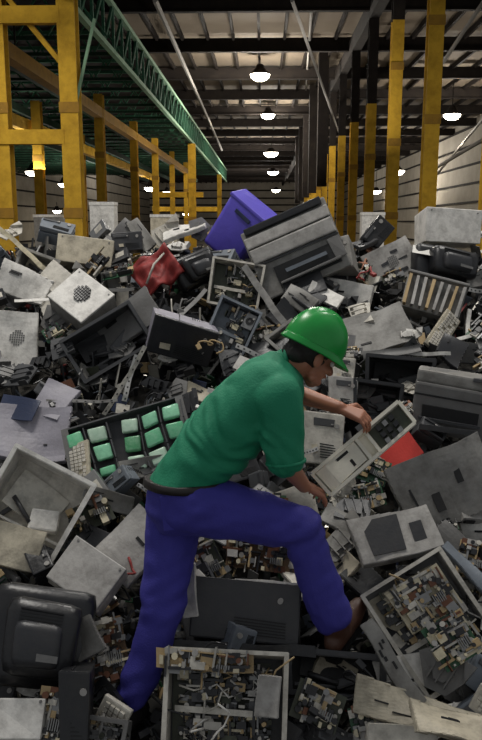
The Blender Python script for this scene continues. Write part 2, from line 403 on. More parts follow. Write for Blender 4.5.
def g_panel(w, h, m='grey', seed=1, slots=3, rim=.025, bend=.03, th=.006, name='casing_panel', dark='deepblack', boss=None, holes=0, bx=None):
    rnd = random.Random(seed); t = empty(name)
    fn = lambda x, z: bend*math.sin(2.2*x/w+seed)*math.cos(1.9*z/h+seed*.7) + .01*noise.noise(V((x*6, z*6, seed)))
    def pf(b):
        b.sheet(w, h, th, m, 12, 10, fn)
        if rim:
            n = 8
            for s in (-1, 1):
                for i in range(n):
                    x = (i+.5)/n-.5
                    b.box((x*w, fn(x*w, s*h/2)+rim/2, s*h/2), (w/n*1.03, rim, .006), m)
                    b.box((s*w/2, fn(s*w/2, x*h)+rim/2, x*h), (.006, rim, h/n*1.03), m)
    part('sheet', t, pf)
    for i in range(slots):
        if bx: x, z, a, c = bx[i]; x *= w; z *= h; a *= w; c *= h
        else: x = rnd.uniform(-.33, .33)*w; z = rnd.uniform(-.33, .33)*h; a = rnd.uniform(.1, .25)*w; c = rnd.uniform(.03, .1)*h
        part('slot', t, lambda b: b.box((x, fn(x, z)-th/2-.002, z), (a, .006, c), dark))
    if holes:
        def ho(b):
            for i in range(holes):
                for j in range(holes):
                    if (i-holes/2+.5)**2+(j-holes/2+.5)**2 < (holes/2)**2:
                        x = (i-holes/2+.5)*.014; z = (j-holes/2+.5)*.014
                        b.box((x, fn(x, z)-th/2-.002, z), (.009, .004, .009), 'midgrey')
        part('fan_grille', t, ho)
    if boss: part('badge', t, lambda b: b.box((w*.3, fn(w*.3, -h*.3)-.006, -h*.3), (w*.14, .008, h*.07), boss))
    return t
def g_crt(w, d, h, m='charcoal', name='tube_monitor'):
    t = empty(name)
    def hs(b):
        b.rbox((0, -d*.3, 0), (w, d*.35, h), m, .02)
        b.box((0, d*.16, .0), (w*.94, d*.6, h*.92), m, taper=.55)
        for i in range(9): b.box((0, -.1*d+i*.03, h*.44-i*.011), (w*.5, .008, .012), 'deepblack')
    part('housing', t, hs)
    part('bezel', t, lambda b: (b.box((0, -d*.49, h*.45), (w*.98, .03, h*.1), m), b.box((0, -d*.49, -h*.43), (w*.98, .03, h*.14), m), b.box((-w*.45, -d*.49, 0), (w*.08, .03, h*.8), m), b.box((w*.45, -d*.49, 0), (w*.08, .03, h*.8), m)))
    part('screen', t, lambda b: b.sheet(w*.84, h*.78, .01, 'glassgrey', 10, 10, lambda x, z: -d*.485+.25*(x*x+z*z)), True)
    part('button', t, lambda b: b.box((w*.35, -d*.51, -h*.43), (.02, .012, .01), 'lightgrey'))
    return t
def g_opencase(w, d, h, body='lightgrey', inner='midgrey', seed=2, n=110, base='pcbdull', name='opened_case', psu=True, wires=10, th=.006, rimmat=None, ms=('chip', 'tin', 'pale', 'pcbdull', 'black', 'steel', 'cream', 'lightgrey', 'chip', 'tan', 'darkgrey')):
    rnd = random.Random(seed); t = empty(name)
    part('casing', t, lambda b: shell(b, w, d, h, th, body, inner))
    def rm(b):
        for s in (-1, 1): b.box((s*w/2, -d/2, 0), (.016, .012, h+.01), rimmat or body); b.box((0, -d/2, s*h/2), (w+.01, .012, .016), rimmat or body)
    part('rim', t, rm)
    mb = part('main_board', t, lambda b: b.box((-w*.04, d/2-th-.012, 0), (w*.86, .005, h*.88), base))
    part('soldered_components', mb, lambda b: greeble(b, w*.84, h*.86, d/2-th-.014, rnd, n, ms, hh=min(.06, d*.5)), kind='stuff')
    if psu:
        ps = part('power_supply', t, lambda b: b.rbox((w*.3, d*.12, h*.28), (w*.3, d*.6, h*.34), 'steel', .004))
        part('fan', ps, lambda b: (b.tube([(w*.3, -d*.19, h*.28), (w*.3, -d*.2, h*.28)], min(w, h)*.11, 'deepblack', 14), b.tube([(w*.3, -d*.19, h*.28), (w*.3, -d*.215, h*.28)], min(w, h)*.035, 'midgrey', 8)))
    part('bracket', t, lambda b: b.box((-w*.1, -d*.1, -h*.1), (w*.7, .008, .02), rimmat or body))
    for i in range(wires):
        p = V((rnd.uniform(-.4, .4)*w, 0, rnd.uniform(-.4, .4)*h)); pts = [p]
        for q in range(5): p = p+V((rnd.uniform(-1, 1)*w*.14, rnd.uniform(-1, .6)*d*.25, rnd.uniform(-1, 1)*h*.14)); pts.append(p)
        part('wire', t, lambda b: b.tube(pts, .004, rnd.choice(['pale', 'black', 'black', 'tan', 'white', 'midgrey']), 5), True)
    return t
def g_tray(w, d, h, m='cream', inner='beige', seed=4, name='printer_tray', drop=True):
    rnd = random.Random(seed); t = empty(name)
    part('shell', t, lambda b: shell(b, w, d, h, .008, m, inner))
    part('rim', t, lambda b: [b.box((s*(w/2+.004), -d/2, 0), (.02, .012, h+.02), m) for s in (-1, 1)] + [b.box((0, -d/2, s*(h/2+.004)), (w+.02, .012, .02), m) for s in (-1, 1)])
    part('floor_plate', t, lambda b: (b.sheet(w*.66, h*.5, .006, inner, 6, 6, lambda x, z: .02*math.sin(9*x), c=(-.02, d*.22, h*.06), R=rot(6, 14, 0)), b.box((0, d*.1, -h*.3), (w*.9, .012, .012), m)))
    part('roller', t, lambda b: b.tube([(-w*.3, 0, -h*.02), (w*.05, -.01, -h*.2)], .011, 'charcoal', 8), True)
    part('slider', t, lambda b: b.rbox((w*.18, d*.1, -h*.12), (w*.34, d*.35, h*.26), m, .01, rot(-20, 10, 0)))
    part('feed_slot', t, lambda b: b.box((-w*.3, d*.2, -h*.2), (w*.05, .03, h*.3), 'black', rot(30)))
    return t
def g_keyboard(w, h, m='beige', km='pale', name='keyboard'):
    t = empty(name); part('body', t, lambda b: b.rbox((0, 0, 0), (w, .025, h), m, .006))
    def ks(b):
        nx = int(w/.021)-1; nz = int(h/.021)-1
        for i in range(nx):
            for j in range(nz):
                if (i*7+j*3) % 11: b.box(((i-(nx-1)/2)*.021, -.018, (j-(nz-1)/2)*.021), (.017, .012, .017), km)
    part('key_bed', t, ks, kind='stuff'); return t
def g_bin(w, d, h, m='violet', name='plastic_bin', hollow=True):
    t = empty(name)
    part('body', t, lambda b: shell(b, w, d, h, .008, m)) if hollow else part('body', t, lambda b: b.rbox((0, 0, 0), (w, d, h), m, .03), True)
    part('rim', t, lambda b: [b.rbox((s*w/2, -d/2, 0), (.024, .03, h+.02), m, .006) for s in (-1, 1)] + [b.rbox((0, -d/2, s*h/2), (w+.02, .03, .024), m, .006) for s in (-1, 1)])
    part('rib', t, lambda b: [b.box((0, .1*d, s*h*.5), (w, .02, .012), m) for s in (-1, 1)] + [b.box((s*w*.5, .1*d, 0), (.012, .02, h), m) for s in (-1, 1)])
    return t
def g_bar(L, w=.02, m='brightsteel', seed=1, name='metal_strip', holes=True, kink=0.):
    t = empty(name)
    def f(b):
        b.sheet(L, w, .003, m, 8, 1, lambda x, z: kink*math.sin(3*x/L)); b.sheet(L, .003, w*.7, m, 8, 1, lambda x, z: kink*math.sin(3*x/L)+w*.35, c=(0, 0, w/2))
    part('angle', t, f)
    if holes: part('screw_hole', t, lambda b: [b.box(((i/8-.45)*L, kink*math.sin(3*(i/8-.45))-.0025, 0), (.01, .003, w*.3), 'deepblack') for i in range(8)])
    return t
def g_box(w, d, h, body='grey', front='white', grille=0, name='equipment_case'):
    t = empty(name)
    part('body', t, lambda b: (b.rbox((0, .01, 0), (w, d, h), body, .008), b.box((0, .0, h*.5), (w*.8, d*.5, .006), 'midgrey')))
    part('face_plate', t, lambda b: b.rbox((0, -d/2, 0), (w*1.01, .02, h*1.01), front, .006))
    if grille:
        def gr(b):
            for i in range(grille):
                for j in range(grille):
                    q = (i-grille/2+.5)**2+(j-grille/2+.5)**2
                    if q < (grille/2)**2: b.box(((i-grille/2+.5)*.017+w*.02, -d/2-.013, (j-grille/2+.5)*.017+h*.04), (.0125, .022, .0125), 'black')
        part('round_grille', t, gr)
    for s in (-1, 1): part('corner_screw', t, lambda b: b.tube([(s*w*.42, -d/2-.008, h*.42), (s*w*.42, -d/2-.014, h*.42)], .006, 'midgrey', 8))
    return t
def g_bigprinter(w, d, h, name='printer'):
    t = empty(name)
    part('body', t, lambda b: (b.rbox((0, .02, 0), (w, d, h), 'grey', .012), b.box((0, -d*.46, -h*.02), (w*.995, .03, .01), 'darkgrey'), b.box((0, -d*.46, h*.20), (w*.995, .03, .006), 'darkgrey')))
    part('top_slot', t, lambda b: b.rbox((0, -d*.42, h*.46), (w*.9, .11, h*.10), 'black', .008))
    part('front_cover', t, lambda b: (b.rbox((0, -d*.5, h*.30), (w*.99, .04, h*.16), 'lightgrey', .01), b.rbox((0, -d*.5, h*.10), (w*.99, .05, h*.20), 'lightgrey', .01)))
    part('paper_opening', t, lambda b: b.box((w*.05, -d*.48, -h*.26), (w*.72, .02, h*.30), 'deepblack'))
    part('output_tray', t, lambda b: (b.rbox((w*.05, -d*.5-.03, -h*.36), (w*.7, .08, .016), 'midgrey', .004), b.box((w*.05, -d*.5-.02, -h*.22), (w*.5, .012, h*.05), 'bluegrey')))
    part('control_panel', t, lambda b: b.rbox((w*.42, -d*.51, -h*.2), (w*.12, .02, h*.3), 'midgrey', .004))
    return t
def g_backshell(w, d, h, m='black', name='tube_monitor'):
    t = empty(name)
    part('housing', t, lambda b: (b.rbox((0, .05, 0), (w, d*.5, h), m, .05), b.rbox((w*.02, -d*.25, -h*.02), (w*.72, d*.5, h*.72), m, .06)), True)
    part('rear_hump', t, lambda b: b.rbox((0, -d*.5, -h*.08), (w*.44, .1, h*.42), 'charcoal', .03), True)
    for i in range(7): part('vent_slot', t, lambda b: b.box((0, -d*.30, h*(.24+.0)-.012*i), (w*.40, d*.42, .005), 'deepblack'))
    part('socket_plate', t, lambda b: b.box((w*.1, -d*.5-.052, -h*.2), (w*.2, .004, h*.07), 'midgrey'))
    return t
HERO = []
def place(t, px, py, roll=0, tilt=20, yaw=0, lift=.05, label='', cat='scrap', group=None, Y=None, hero=True):
    y = (slopeY(px, py) if Y is None else Y) - lift
    t.location = P(px, py, y); t.rotation_euler = rot(roll, tilt, yaw).to_euler()
    tag(t, label, cat, group)
    if hero: HERO.append((px, py, roll, 30, 20))
    return t
def s_(px, py, lift=.05): return mpp(px, py, slopeY(px, py)-lift)

exec_items = []
WARP = 1.7
def m_(px, py, n, lift=.05): return s_(px, py, lift)*n
def g_vbin(w, d, h, m='violet', name='plastic_bin'):
    t = empty(name)
    part('body', t, lambda b: b.rbox((0, 0, 0), (w, d, h), m, .035), True)
    part('lip', t, lambda b: b.rbox((0, 0, h*.47), (w*1.06, d*1.06, .03), m, .01))
    part('grip', t, lambda b: b.rbox((0, -d/2-.004, h*.3), (w*.4, .012, .03), 'navy', .004))
    return t
# --- crest and top band
def I(gen, px, py, wpx, dm, hpx, roll, tilt, yaw, lift, label, cat, **k):
    s = s_(px, py, lift); Y = k.pop('Y', None)
    if Y: s = mpp(px, py, Y)
    HERO.append((px, py, roll, wpx/2, hpx/2))
    if gen in (g_panel, g_board, g_keyboard): t = gen(wpx*s, hpx*s, **k)
    else: t = gen(wpx*s, dm, hpx*s, **k)
    return place(t, px, py, roll, tilt, yaw, 0 if Y else lift, label, cat, Y=Y, hero=False)
I(g_vbin, 240, 229, 44, .26, 60, 38, -6, -22, .25, 'violet blue plastic bin tipped on top of the heap behind the big grey printer', 'bin', m='violet', name='plastic_bin')
I(g_bigprinter, 296, 252, 88, .30, 72, -24, 12, -4, .45, 'large grey printer with black paper slot tilted on top of the heap', 'printer')
place(g_bar(.50, .04, 'lightgrey', 3, holes=False), 266, 299, 55, 10, 0, .50, 'long pale grey plastic rail leaning below the large grey printer', 'rail')
I(g_case, 341, 258, 26, .16, 34, -18, 25, -20, .3, 'small grey switch box with dark sockets beside the large grey printer', 'switch box', body='grey', front='grey', name='switch_box', bays=1)
I(g_panel, 393, 262, 50, 0, 38, -28, 15, 0, .15, 'pale grey perforated metal panel leaning below the white carton', 'panel', m='lightgrey', slots=6, holes=6, seed=3, name='perforated_panel', dark='charcoal')
I(g_box, 447, 229, 54, .3, 32, 3, 10, 5, .05, 'plain white carton sitting on the crest at the top of the heap', 'carton', body='white', front='white', name='white_carton', Y=6.0)
I(g_backshell, 447, 266, 66, .3, 38, 12, 20, 15, .22, 'black monitor housing below the white carton', 'monitor', m='black')
place(g_bar(.36, .09, 'white', 5, holes=False, name='plastic_flap'), 438, 253, 18, 55, 0, .45, 'long white plastic flap lying on the black monitor housing', 'flap')
def g_rack(w, d, h, m='grey', name='finned_module'):
    t = empty(name)
    part('housing', t, lambda b: b.rbox((0, .03, 0), (w, d, h), m, .01))
    part('cover', t, lambda b: b.rbox((0, 0, h*.5), (w*1.02, d*1.1, .02), 'midgrey', .005))
    for i in range(8): part('fin', t, lambda b: b.box(((i/7-.5)*w*.9, -d/2, -.01), (w*.05, .05, h*.85), 'lightgrey' if i % 3 else 'tan'))
    return t
place(g_rack(m_(433, 300, 58), .16, m_(433, 300, 36)), 433, 300, 16, 30, -8, .15, 'ribbed grey module with a row of upright fins below the black monitor housing', 'finned module')
I(g_panel, 374, 330, 74, 0, 48, -22, 42, -8, .12, 'broad plain grey lid lying right behind the green hard hat', 'lid', m='grey', slots=1, seed=4, bend=.015, name='scanner_lid')
I(g_panel, 392, 352, 60, 0, 8, -8, 30, 0, .24, 'thin grey edge strip under the broad plain grey lid', 'strip', m='midgrey', slots=0, seed=4, name='edge_strip', rim=0)
place(g_bar(m_(410, 353, 78), .02, 'white', 6, holes=False, name='plastic_strip'), 410, 354, 2, 20, 0, .20, 'thin white plastic strip above the dark grey tub', 'strip')
I(g_tray, 398, 377, 62, .22, 36, 3, 10, -5, .05, 'dark grey open tub left of the boxy grey printer', 'tub', m='charcoal', inner='deepblack', name='plastic_tub')
I(g_case, 343, 372, 22, .1, 26, 3, 20, 0, .12, 'upright small white bracket box right of the hard hat', 'box', body='white', front='pale', bays=1, name='socket_box')
I(g_printer, 452, 402, 74, .3, 60, 6, 4, -14, .2, 'boxy weathered grey printer at the edge of the heap above the slotted cover', 'printer', body='midgrey', top='grey', dark='darkgrey', name='printer')
I(g_panel, 447, 484, 100, 0, 72, -24, 26, -4, .30, 'large grey plastic cover with two black slots leaning below the boxy grey printer', 'cover', m='grey', slots=3, seed=2, bend=.05, rim=.06, name='housing_cover', bx=[(-.14, -.12, .09, .36), (.14, .06, .07, .22), (-.36, 0, .02, .8)])
I(g_panel, 396, 534, 84, 0, 46, -14, 44, 0, .24, 'flat grey panel with a dark blue-grey window below the large slotted cover', 'panel', m='lightgrey', slots=2, seed=3, bend=.02, rim=.04, name='display_board', dark='charcoal', bx=[(-.15, .02, .42, .8), (.27, -.05, .16, .42)])
I(g_panel, 450, 556, 50, 0, 60, -42, 50, 0, .14, 'bent dull grey sheet wedged between the blue-grey tray and open machine', 'sheet', m='midgrey', slots=1, seed=9, name='bent_sheet')
I(g_opencase, 432, 622, 90, .10, 112, -33, 34, -4, .16, 'big open machine chassis packed with pale circuitry beside the brown boot', 'machine chassis', body='lightgrey', inner='midgrey', seed=8, n=420, base='beige', name='machine_chassis', wires=12, rimmat='pale', psu=False, ms=('cream', 'beige', 'chip', 'tin', 'pale', 'black', 'tan', 'lightgrey', 'pcbdull', 'charcoal'))
I(g_board, 424, 598, 62, 0, 46, -33, 34, -4, .25, 'dense cream circuit board lying in the big open machine chassis', 'circuit board', seed=12, base='cream', n=150)
I(g_board, 452, 640, 44, 0, 44, -33, 34, -4, .25, 'green patched circuit board at the lower part of the big open chassis', 'circuit board', seed=13, base='pcb', n=110)
I(g_panel, 391, 662, 14, 0, 92, -33, 34, 0, .26, 'long grey slotted side rail along the big open machine chassis', 'rail', m='grey', slots=5, seed=6, bend=.01, name='side_rail', rim=.03)
I(g_panel, 420, 712, 130, 0, 34, 14, 40, 0, .2, 'long crumpled beige cover strip below the big open machine chassis', 'cover strip', m='beige', slots=3, seed=7, bend=.09, name='cover_strip')
I(g_panel, 452, 724, 80, 0, 36, 18, 46, 10, .28, 'crumpled pale beige sheet at the bottom corner of the heap', 'sheet', m='beige', slots=2, seed=11, bend=.11, name='crumpled_sheet')
I(g_panel, 404, 738, 70, 0, 20, 9, 40, 10, .24, 'pale beige slab at the very bottom below the crumpled cover strip', 'slab', m='pale', slots=0, seed=5, bend=.03, name='plastic_slab')
# --- behind the worker
I(g_case, 181, 336, 64, .26, 36, 17, -6, 10, .24, 'black-fronted desktop computer with grey top left of the worker', 'computer', body='lilacgrey', front='black', bays=0)
I(g_opencase, 232, 330, 42, .10, 54, 24, 22, 0, .18, 'opened grey drive mechanism with white frames right of the black-fronted computer', 'drive mechanism', body='bluegrey', inner='charcoal', n=50, base='bluegrey', name='drive_mechanism', wires=3)
I(g_opencase, 236, 286, 50, .12, 46, 10, 18, 0, .14, 'opened pale metal frame box below the violet bin', 'frame box', body='pale', inner='black', n=46, base='pcbdull', name='metal_frame_box', wires=5, psu=False)
I(g_backshell, 197, 268, 46, .22, 34, -22, 15, 20, .16, 'black monitor shell left of the violet bin', 'monitor', m='black')
I(g_tray, 286, 340, 30, .12, 20, -40, 30, 0, .1, 'small bent pale bracket tray just above the green hard hat', 'bracket tray', m='grey', name='bracket_tray')
I(g_panel, 325, 295, 36, 0, 16, 28, 30, 0, .2, 'white slotted bracket plate above the green hard hat', 'bracket plate', m='white', slots=3, seed=7, name='bracket_plate')
I(g_panel, 305, 285, 40, 0, 22, -18, 35, 0, .28, 'dark grey output flap hanging below the large grey printer', 'flap', m='charcoal', slots=1, seed=8, name='output_flap')
I(g_panel, 300, 300, 34, 0, 18, 34, 30, 0, .22, 'grey toothed plate just left of the white slotted bracket plate', 'plate', m='grey', slots=3, seed=17, name='toothed_plate')
# --- left band
def g_carton(w, d, h, name='open_carton'):
    t = empty(name)
    part('wall', t, lambda b: shell(b, w, d, h, .006, 'midgrey', 'charcoal'))
    return t
I(g_box, 84, 306, 52, .22, 44, 40, 44, 0, .26, 'white equipment case with dark fan grille on its face, lying on the left slope', 'equipment case', body='grey', front='white', grille=7)
I(g_panel, 128, 320, 66, 0, 40, -38, 24, -20, .30, 'brown-grey folded side flap right of the white equipment case', 'flap', m='midgrey', slots=1, seed=14, name='folded_flap', bend=.02)
I(g_tray, 108, 345, 74, .22, 44, -30, 18, 10, .12, 'dark open cabinet interior under the brown-grey folded flap', 'cabinet', m='darkgrey', inner='black', name='open_cabinet')
I(g_panel, 17, 338, 40, 0, 56, 2, 18, 8, .15, 'upright white square panel with round dark grille at the left edge', 'panel', m='white', slots=0, holes=7, seed=4, bend=.01, name='speaker_front')
I(g_panel, 24, 284, 56, 0, 28, 24, 35, 0, .2, 'crumpled white plastic sheet above the upright white square panel', 'sheet', m='white', slots=2, seed=21, bend=.06, name='plastic_sheet')
I(g_panel, 62, 283, 46, 0, 26, 38, 40, 0, .2, 'crushed pale grille plate left of the white equipment case', 'grille plate', m='pale', slots=4, seed=22, bend=.05, name='grille_plate', dark='midgrey')
I(g_box, 86, 256, 54, .25, 26, 8, 20, 10, .1, 'pinkish beige cabinet lying near the crest at the left', 'cabinet', body='beige', front='beige', name='small_cabinet')
I(g_tray, 40, 268, 40, .15, 20, 20, 22, 0, .12, 'dull green-grey broken tray near the pale stick', 'tray', m='grey', name='broken_tray')
place(g_bar(.80, .03, 'cream', 8, name='wooden_batten', holes=False), 32, 258, 42, 20, 0, .35, 'long cream batten sticking out above the left slope', 'batten')
I(g_case, 128, 243, 30, .15, 18, -6, 12, 10, .1, 'black desktop case on the crest left of the red netting', 'desktop case', body='black', front='charcoal', bays=1)
def g_net(w, h, seed, name='red_netting'):
    t = empty(name)
    part('cloth', t, lambda b: b.sheet(w, h, .02, 'red', 16, 12, lambda x, z: .05*noise.noise(V((x*14, z*14, seed)))+.03*math.sin(30*x)), True)
    part('white_strap', t, lambda b: b.tube([(-w*.4, -.05, -h*.3), (0, -.09, 0), (w*.35, -.05, h*.2)], .008, 'pale', 6), True)
    return t
place(g_net(m_(152, 270, 44), m_(152, 270, 36), 2), 156, 270, -35, 30, 0, .22, 'crumpled red fabric wrap heaped left of the black monitor shell', 'fabric')
I(g_panel, 32, 430, 72, 0, 62, 4, 48, 6, .2, 'broad lilac-grey plastic cover on the left slope', 'cover', m='lilacgrey', slots=1, seed=23, bend=.04, name='plastic_cover', bx=[(.2, -.2, .05, .02)])
I(g_panel, 18, 408, 42, 0, 24, 12, 48, 0, .27, 'glossy dark navy screen lying on the broad lilac-grey cover', 'screen', m='navy', slots=0, rim=0, seed=2, bend=.01, name='flat_screen')
I(g_panel, 54, 400, 36, 0, 44, 20, 46, 0, .24, 'pinkish-grey smooth plate beside the navy screen', 'plate', m='lilacgrey', slots=1, seed=29, bend=.03, name='smooth_plate')
def g_lamps(w, h, name='glass_cell_tray'):
    t = empty(name)
    part('tray', t, lambda b: (shell(b, w, .07, h, .008, 'darkgrey', 'charcoal'), [b.box((s*(w/2-.02), -.035, 0), (.04, .006, h), 'midgrey') for s in (-1, 1)]))
    for i in range(5):
        for j in range(3):
            if (i, j) == (4, 0): continue
            x = (i-2)*w*.18; z = (j-1)*h*.29
            x += (.035 if i > 1 else -.035)*w
            cm = ['glassgreen', 'glassmint', 'glasspale', 'glassgreen', 'glassdim', 'glassmint', 'glasspale'][(i*3+j*5) % 7]
            c = part('glass_cell', t, lambda b: b.rbox((x, -.022, z), (w*.135, .03, h*.22*(.6 if (i, j) == (1, 0) else 1)), cm, .01, rot((i*37+j*23) % 11-5, (i*5+j*7) % 9-4, 0)), True)
            part('cell_wall', c, lambda b: b.box((x+w*.088, -.025, z), (.006, .04, h*.27), 'darkgrey'))
    part('side_slots', t, lambda b: [b.box((-w/2-.001, -.0, (q-3)*h*.12), (.004, .03, h*.05), 'deepblack') for q in range(7)])
    return t
HERO.append((128, 445, -17, 60, 34))
place(g_lamps(m_(128, 445, 124, .2), m_(128, 445, 70, .2)), 130, 447, -17, 36, 0, .20, 'dark tray holding rows of square green glass cells left of the worker', 'glass cell tray')
place(g_bar(m_(125, 380, 76), .022, 'pale', 8), 126, 381, -58, 10, 0, .32, 'pale slotted rail standing above the tray of green glass cells', 'rail')
place(g_bar(m_(90, 400, 70), .014, 'lightgrey', 8), 82, 402, 0, 20, 0, .24, 'thin level light rail above the tray of green glass cells', 'rail')
I(g_tray, 36, 506, 84, .17, 82, 30, 30, 10, .22, 'open cream printer base with rollers inside on the left slope', 'printer base', m='white', inner='pale', name='inkjet_printer')
I(g_panel, 12, 545, 60, 0, 40, 22, 30, 20, .22, 'cream slab jutting under the open cream printer base', 'slab', m='beige', slots=0, seed=31, name='plastic_slab')
I(g_box, 88, 576, 66, .06, 50, 32, 46, 0, .24, 'flat pale square box lid left of the straight blue leg', 'box', body='pale', front='lightgrey', name='flat_box')
I(g_panel, 134, 545, 52, 0, 66, 42, 34, 0, .20, 'pale grey panel partly behind the straight blue leg', 'panel', m='lightgrey', slots=1, seed=33, name='metal_sheet')
I(g_backshell, 42, 636, 100, .34, 98, 12, 30, 14, .30, 'big black tube monitor showing its humped back at the lower left', 'monitor', m='black')
I(g_board, 108, 650, 38, 0, 62, -18, 34, 0, .14, 'brown circuit board left of the lower blue trouser leg', 'circuit board', seed=19, base='pcbbrown', n=90)
I(g_case, 76, 706, 28, .2, 74, 2, 24, 10, .24, 'narrow upright black computer below the big black monitor', 'computer', body='black', front='black', bays=0, label_plate=False)
I(g_box, 22, 720, 58, .14, 36, -3, 40, 0, .22, 'white flat machine top in the bottom left corner', 'machine', body='white', front='white', name='white_machine')
I(g_board, 54, 716, 26, 0, 52, 4, 34, 0, .26, 'white frame with speckled circuitry beside the bottom left machine lid', 'circuit board', seed=25, base='white', n=50)
I(g_panel, 85, 638, 28, 0, 34, -30, 30, 0, .3, 'small curved grey scrap plate right of the big black monitor', 'plate', m='grey', slots=0, seed=35, name='scrap_plate')
# --- under and before the worker
I(g_case, 248, 612, 104, .26, 54, 2, 30, -4, .10, 'wide dark equipment box with white top edge between the worker\'s legs', 'bin', body='darkgrey', front='charcoal', bays=0, label_plate=False, name='equipment_bin')
place(g_bar(m_(270, 585, 70), .03, 'white', 3, holes=False, name='plastic_strip'), 272, 586, 3, 30, 0, .30, 'short white strip on the top edge of the wide dark bin', 'strip')
I(g_board, 262, 556, 74, 0, 28, 6, 34, 0, .12, 'dark brown circuit board just under the bent blue thigh', 'circuit board', seed=41, base='pcbbrown', n=90)
I(g_board, 205, 563, 36, 0, 50, -30, 30, 0, .16, 'dark board with copper coils in the gap between the legs', 'circuit board', seed=42, base='pcbdull', n=60)
I(g_opencase, 226, 702, 116, .14, 92, 2, 34, 0, .20, 'opened computer chassis crammed with wires at the bottom centre', 'computer chassis', body='pale', inner='charcoal', n=330, base='pcbdull', seed=44, name='computer_chassis', wires=16, psu=False)
place(g_bar(m_(240, 655, 150), .04, 'black', 3, holes=False, name='metal_rail'), 238, 650, 2, 30, 0, .16, 'long black crosswise rail behind the wire-filled chassis', 'rail')
I(g_board, 205, 662, 100, 0, 18, 3, 30, 0, .33, 'row of tan parts along the top edge of the wire-filled chassis', 'circuit board', seed=45, base='tan', n=60)
I(g_panel, 268, 697, 22, 0, 36, 2, 30, 0, .36, 'small pale plate standing in the wire-filled chassis', 'plate', m='lightgrey', slots=0, seed=46, name='small_plate')
I(g_tray, 335, 676, 92, .12, 36, 4, 34, 0, .06, 'dark open drive tray under the brown boot', 'tray', m='charcoal', inner='deepblack', name='drive_tray')
place(g_bar(m_(345, 655, 90), .025, 'lightgrey', 3, name='metal_strip'), 345, 660, 4, 30, 0, .0, 'grey metal strip right under the brown boot', 'strip')
I(g_board, 318, 706, 50, 0, 36, 20, 34, 0, .16, 'dull board with green sleeve right of the wire-filled chassis', 'circuit board', seed=47, base='pcbdull', n=60)
I(g_board, 372, 722, 44, 0, 30, -12, 34, 0, .14, 'pale green speckled board at the bottom under the crumpled beige strip', 'circuit board', seed=48, base='pcb', n=70)
I(g_panel, 188, 590, 14, 0, 50, -8, 20, 0, .3, 'thin white bent wire frame left end of the wide dark bin', 'wire frame', m='white', slots=1, seed=49, name='wire_frame')
I(g_opencase, 104, 732, 50, .1, 24, 4, 34, 0, .16, 'small opened drive beside the black boot', 'drive', body='midgrey', inner='black', n=50, seed=50, name='opened_drive', wires=6, psu=False)
# --- by the hands
I(g_case, 322, 440, 38, .2, 50, 3, 22, 0, .05, 'white ribbed plastic case behind the worker\'s hanging arm', 'case', body='white', front='pale', bays=1, name='plastic_case')
I(g_case, 342, 396, 28, .12, 36, 2, 20, 0, .05, 'pale socket frame behind the reaching forearm', 'socket frame', body='white', front='lightgrey', bays=1, name='wall_socket_box')
I(g_tray, 376, 402, 44, .15, 34, 6, 20, 0, .02, 'black cable box right of the reaching hand', 'cable box', m='black', inner='deepblack', name='cable_box')
I(g_panel, 397, 450, 46, 0, 30, -24, 34, 12, .10, 'bright red plastic piece behind the held circuit frame', 'plastic piece', m='redbright', slots=0, rim=.05, seed=3, bend=.02, name='red_tray')
I(g_board, 350, 500, 70, 0, 26, -12, 40, 0, .08, 'dull green board with loose cables right of the bent knee', 'circuit board', seed=52, base='pcb', n=60)
I(g_board, 372, 470, 34, 0, 26, 20, 36, 0, .06, 'small green board below the red crate piece', 'circuit board', seed=53, base='pcb', n=40)
I(g_panel, 345, 524, 50, 0, 18, 32, 40, 0, .14, 'narrow grey bent strip beside the bent knee', 'strip', m='grey', slots=2, seed=54, name='bent_strip')
I(g_board, 475, 560, 34, 0, 34, 15, 40, 0, .18, 'tan circuit board above the big open machine chassis at the edge', 'circuit board', seed=55, base='tan', n=60)
I(g_panel, 470, 570, 70, 0, 12, 50, 40, 0, .26, 'slanting dark grey bar above the big open machine chassis', 'bar', m='bluegrey', slots=0, seed=56, name='plastic_bar')
# the frame of circuitry in the worker's hands
mat('ivory', '#efe9d8', .5, dirt=.25)
def g_held():
    t = empty('framed_circuit'); w, h = .11, .46
    def fr(b):
        for s in (-1, 1): b.box((s*w/2, 0, 0), (.014, .035, h), 'ivory')
        for z in (-.5, -.02, .08, .5): b.box((0, 0, z*h), (w, .035, .014), 'ivory')
        b.box((0, .014, 0), (w, .004, h), 'ivory')
    part('frame', t, fr)
    bd = part('circuit_board', t, lambda b: b.box((0, .006, h*.29), (w*.86, .006, h*.38), 'pcbdull'))
    part('chip', bd, lambda b: [b.box((-.03+.03*i, -.008, h*(.2+.08*j)), (.02, .02, .022), ('chip', 'black', 'steel', 'chip')[(i+2*j) % 4]) for i in range(3) for j in range(3)])
    part('cover_plate', t, lambda b: b.sheet(w*.86, h*.42, .004, 'ivory', 4, 4, lambda x, z: -.008+.008*math.sin(60*z), c=(0, 0, -h*.26)))
    part('slot', t, lambda b: [b.box((-.03, -.008, -h*.2), (.012, .004, .06), 'deepblack'), b.box((.02, -.008, -h*.3), (.03, .004, .012), 'deepblack'), b.box((.02, -.008, -h*.16), (.03, .004, .012), 'deepblack')])
    return t
hf = place(g_held(), 365, 448, 46, 24, -12, 0, 'cream framed circuit board held in the worker\'s hands', 'circuit board', Y=2.98)


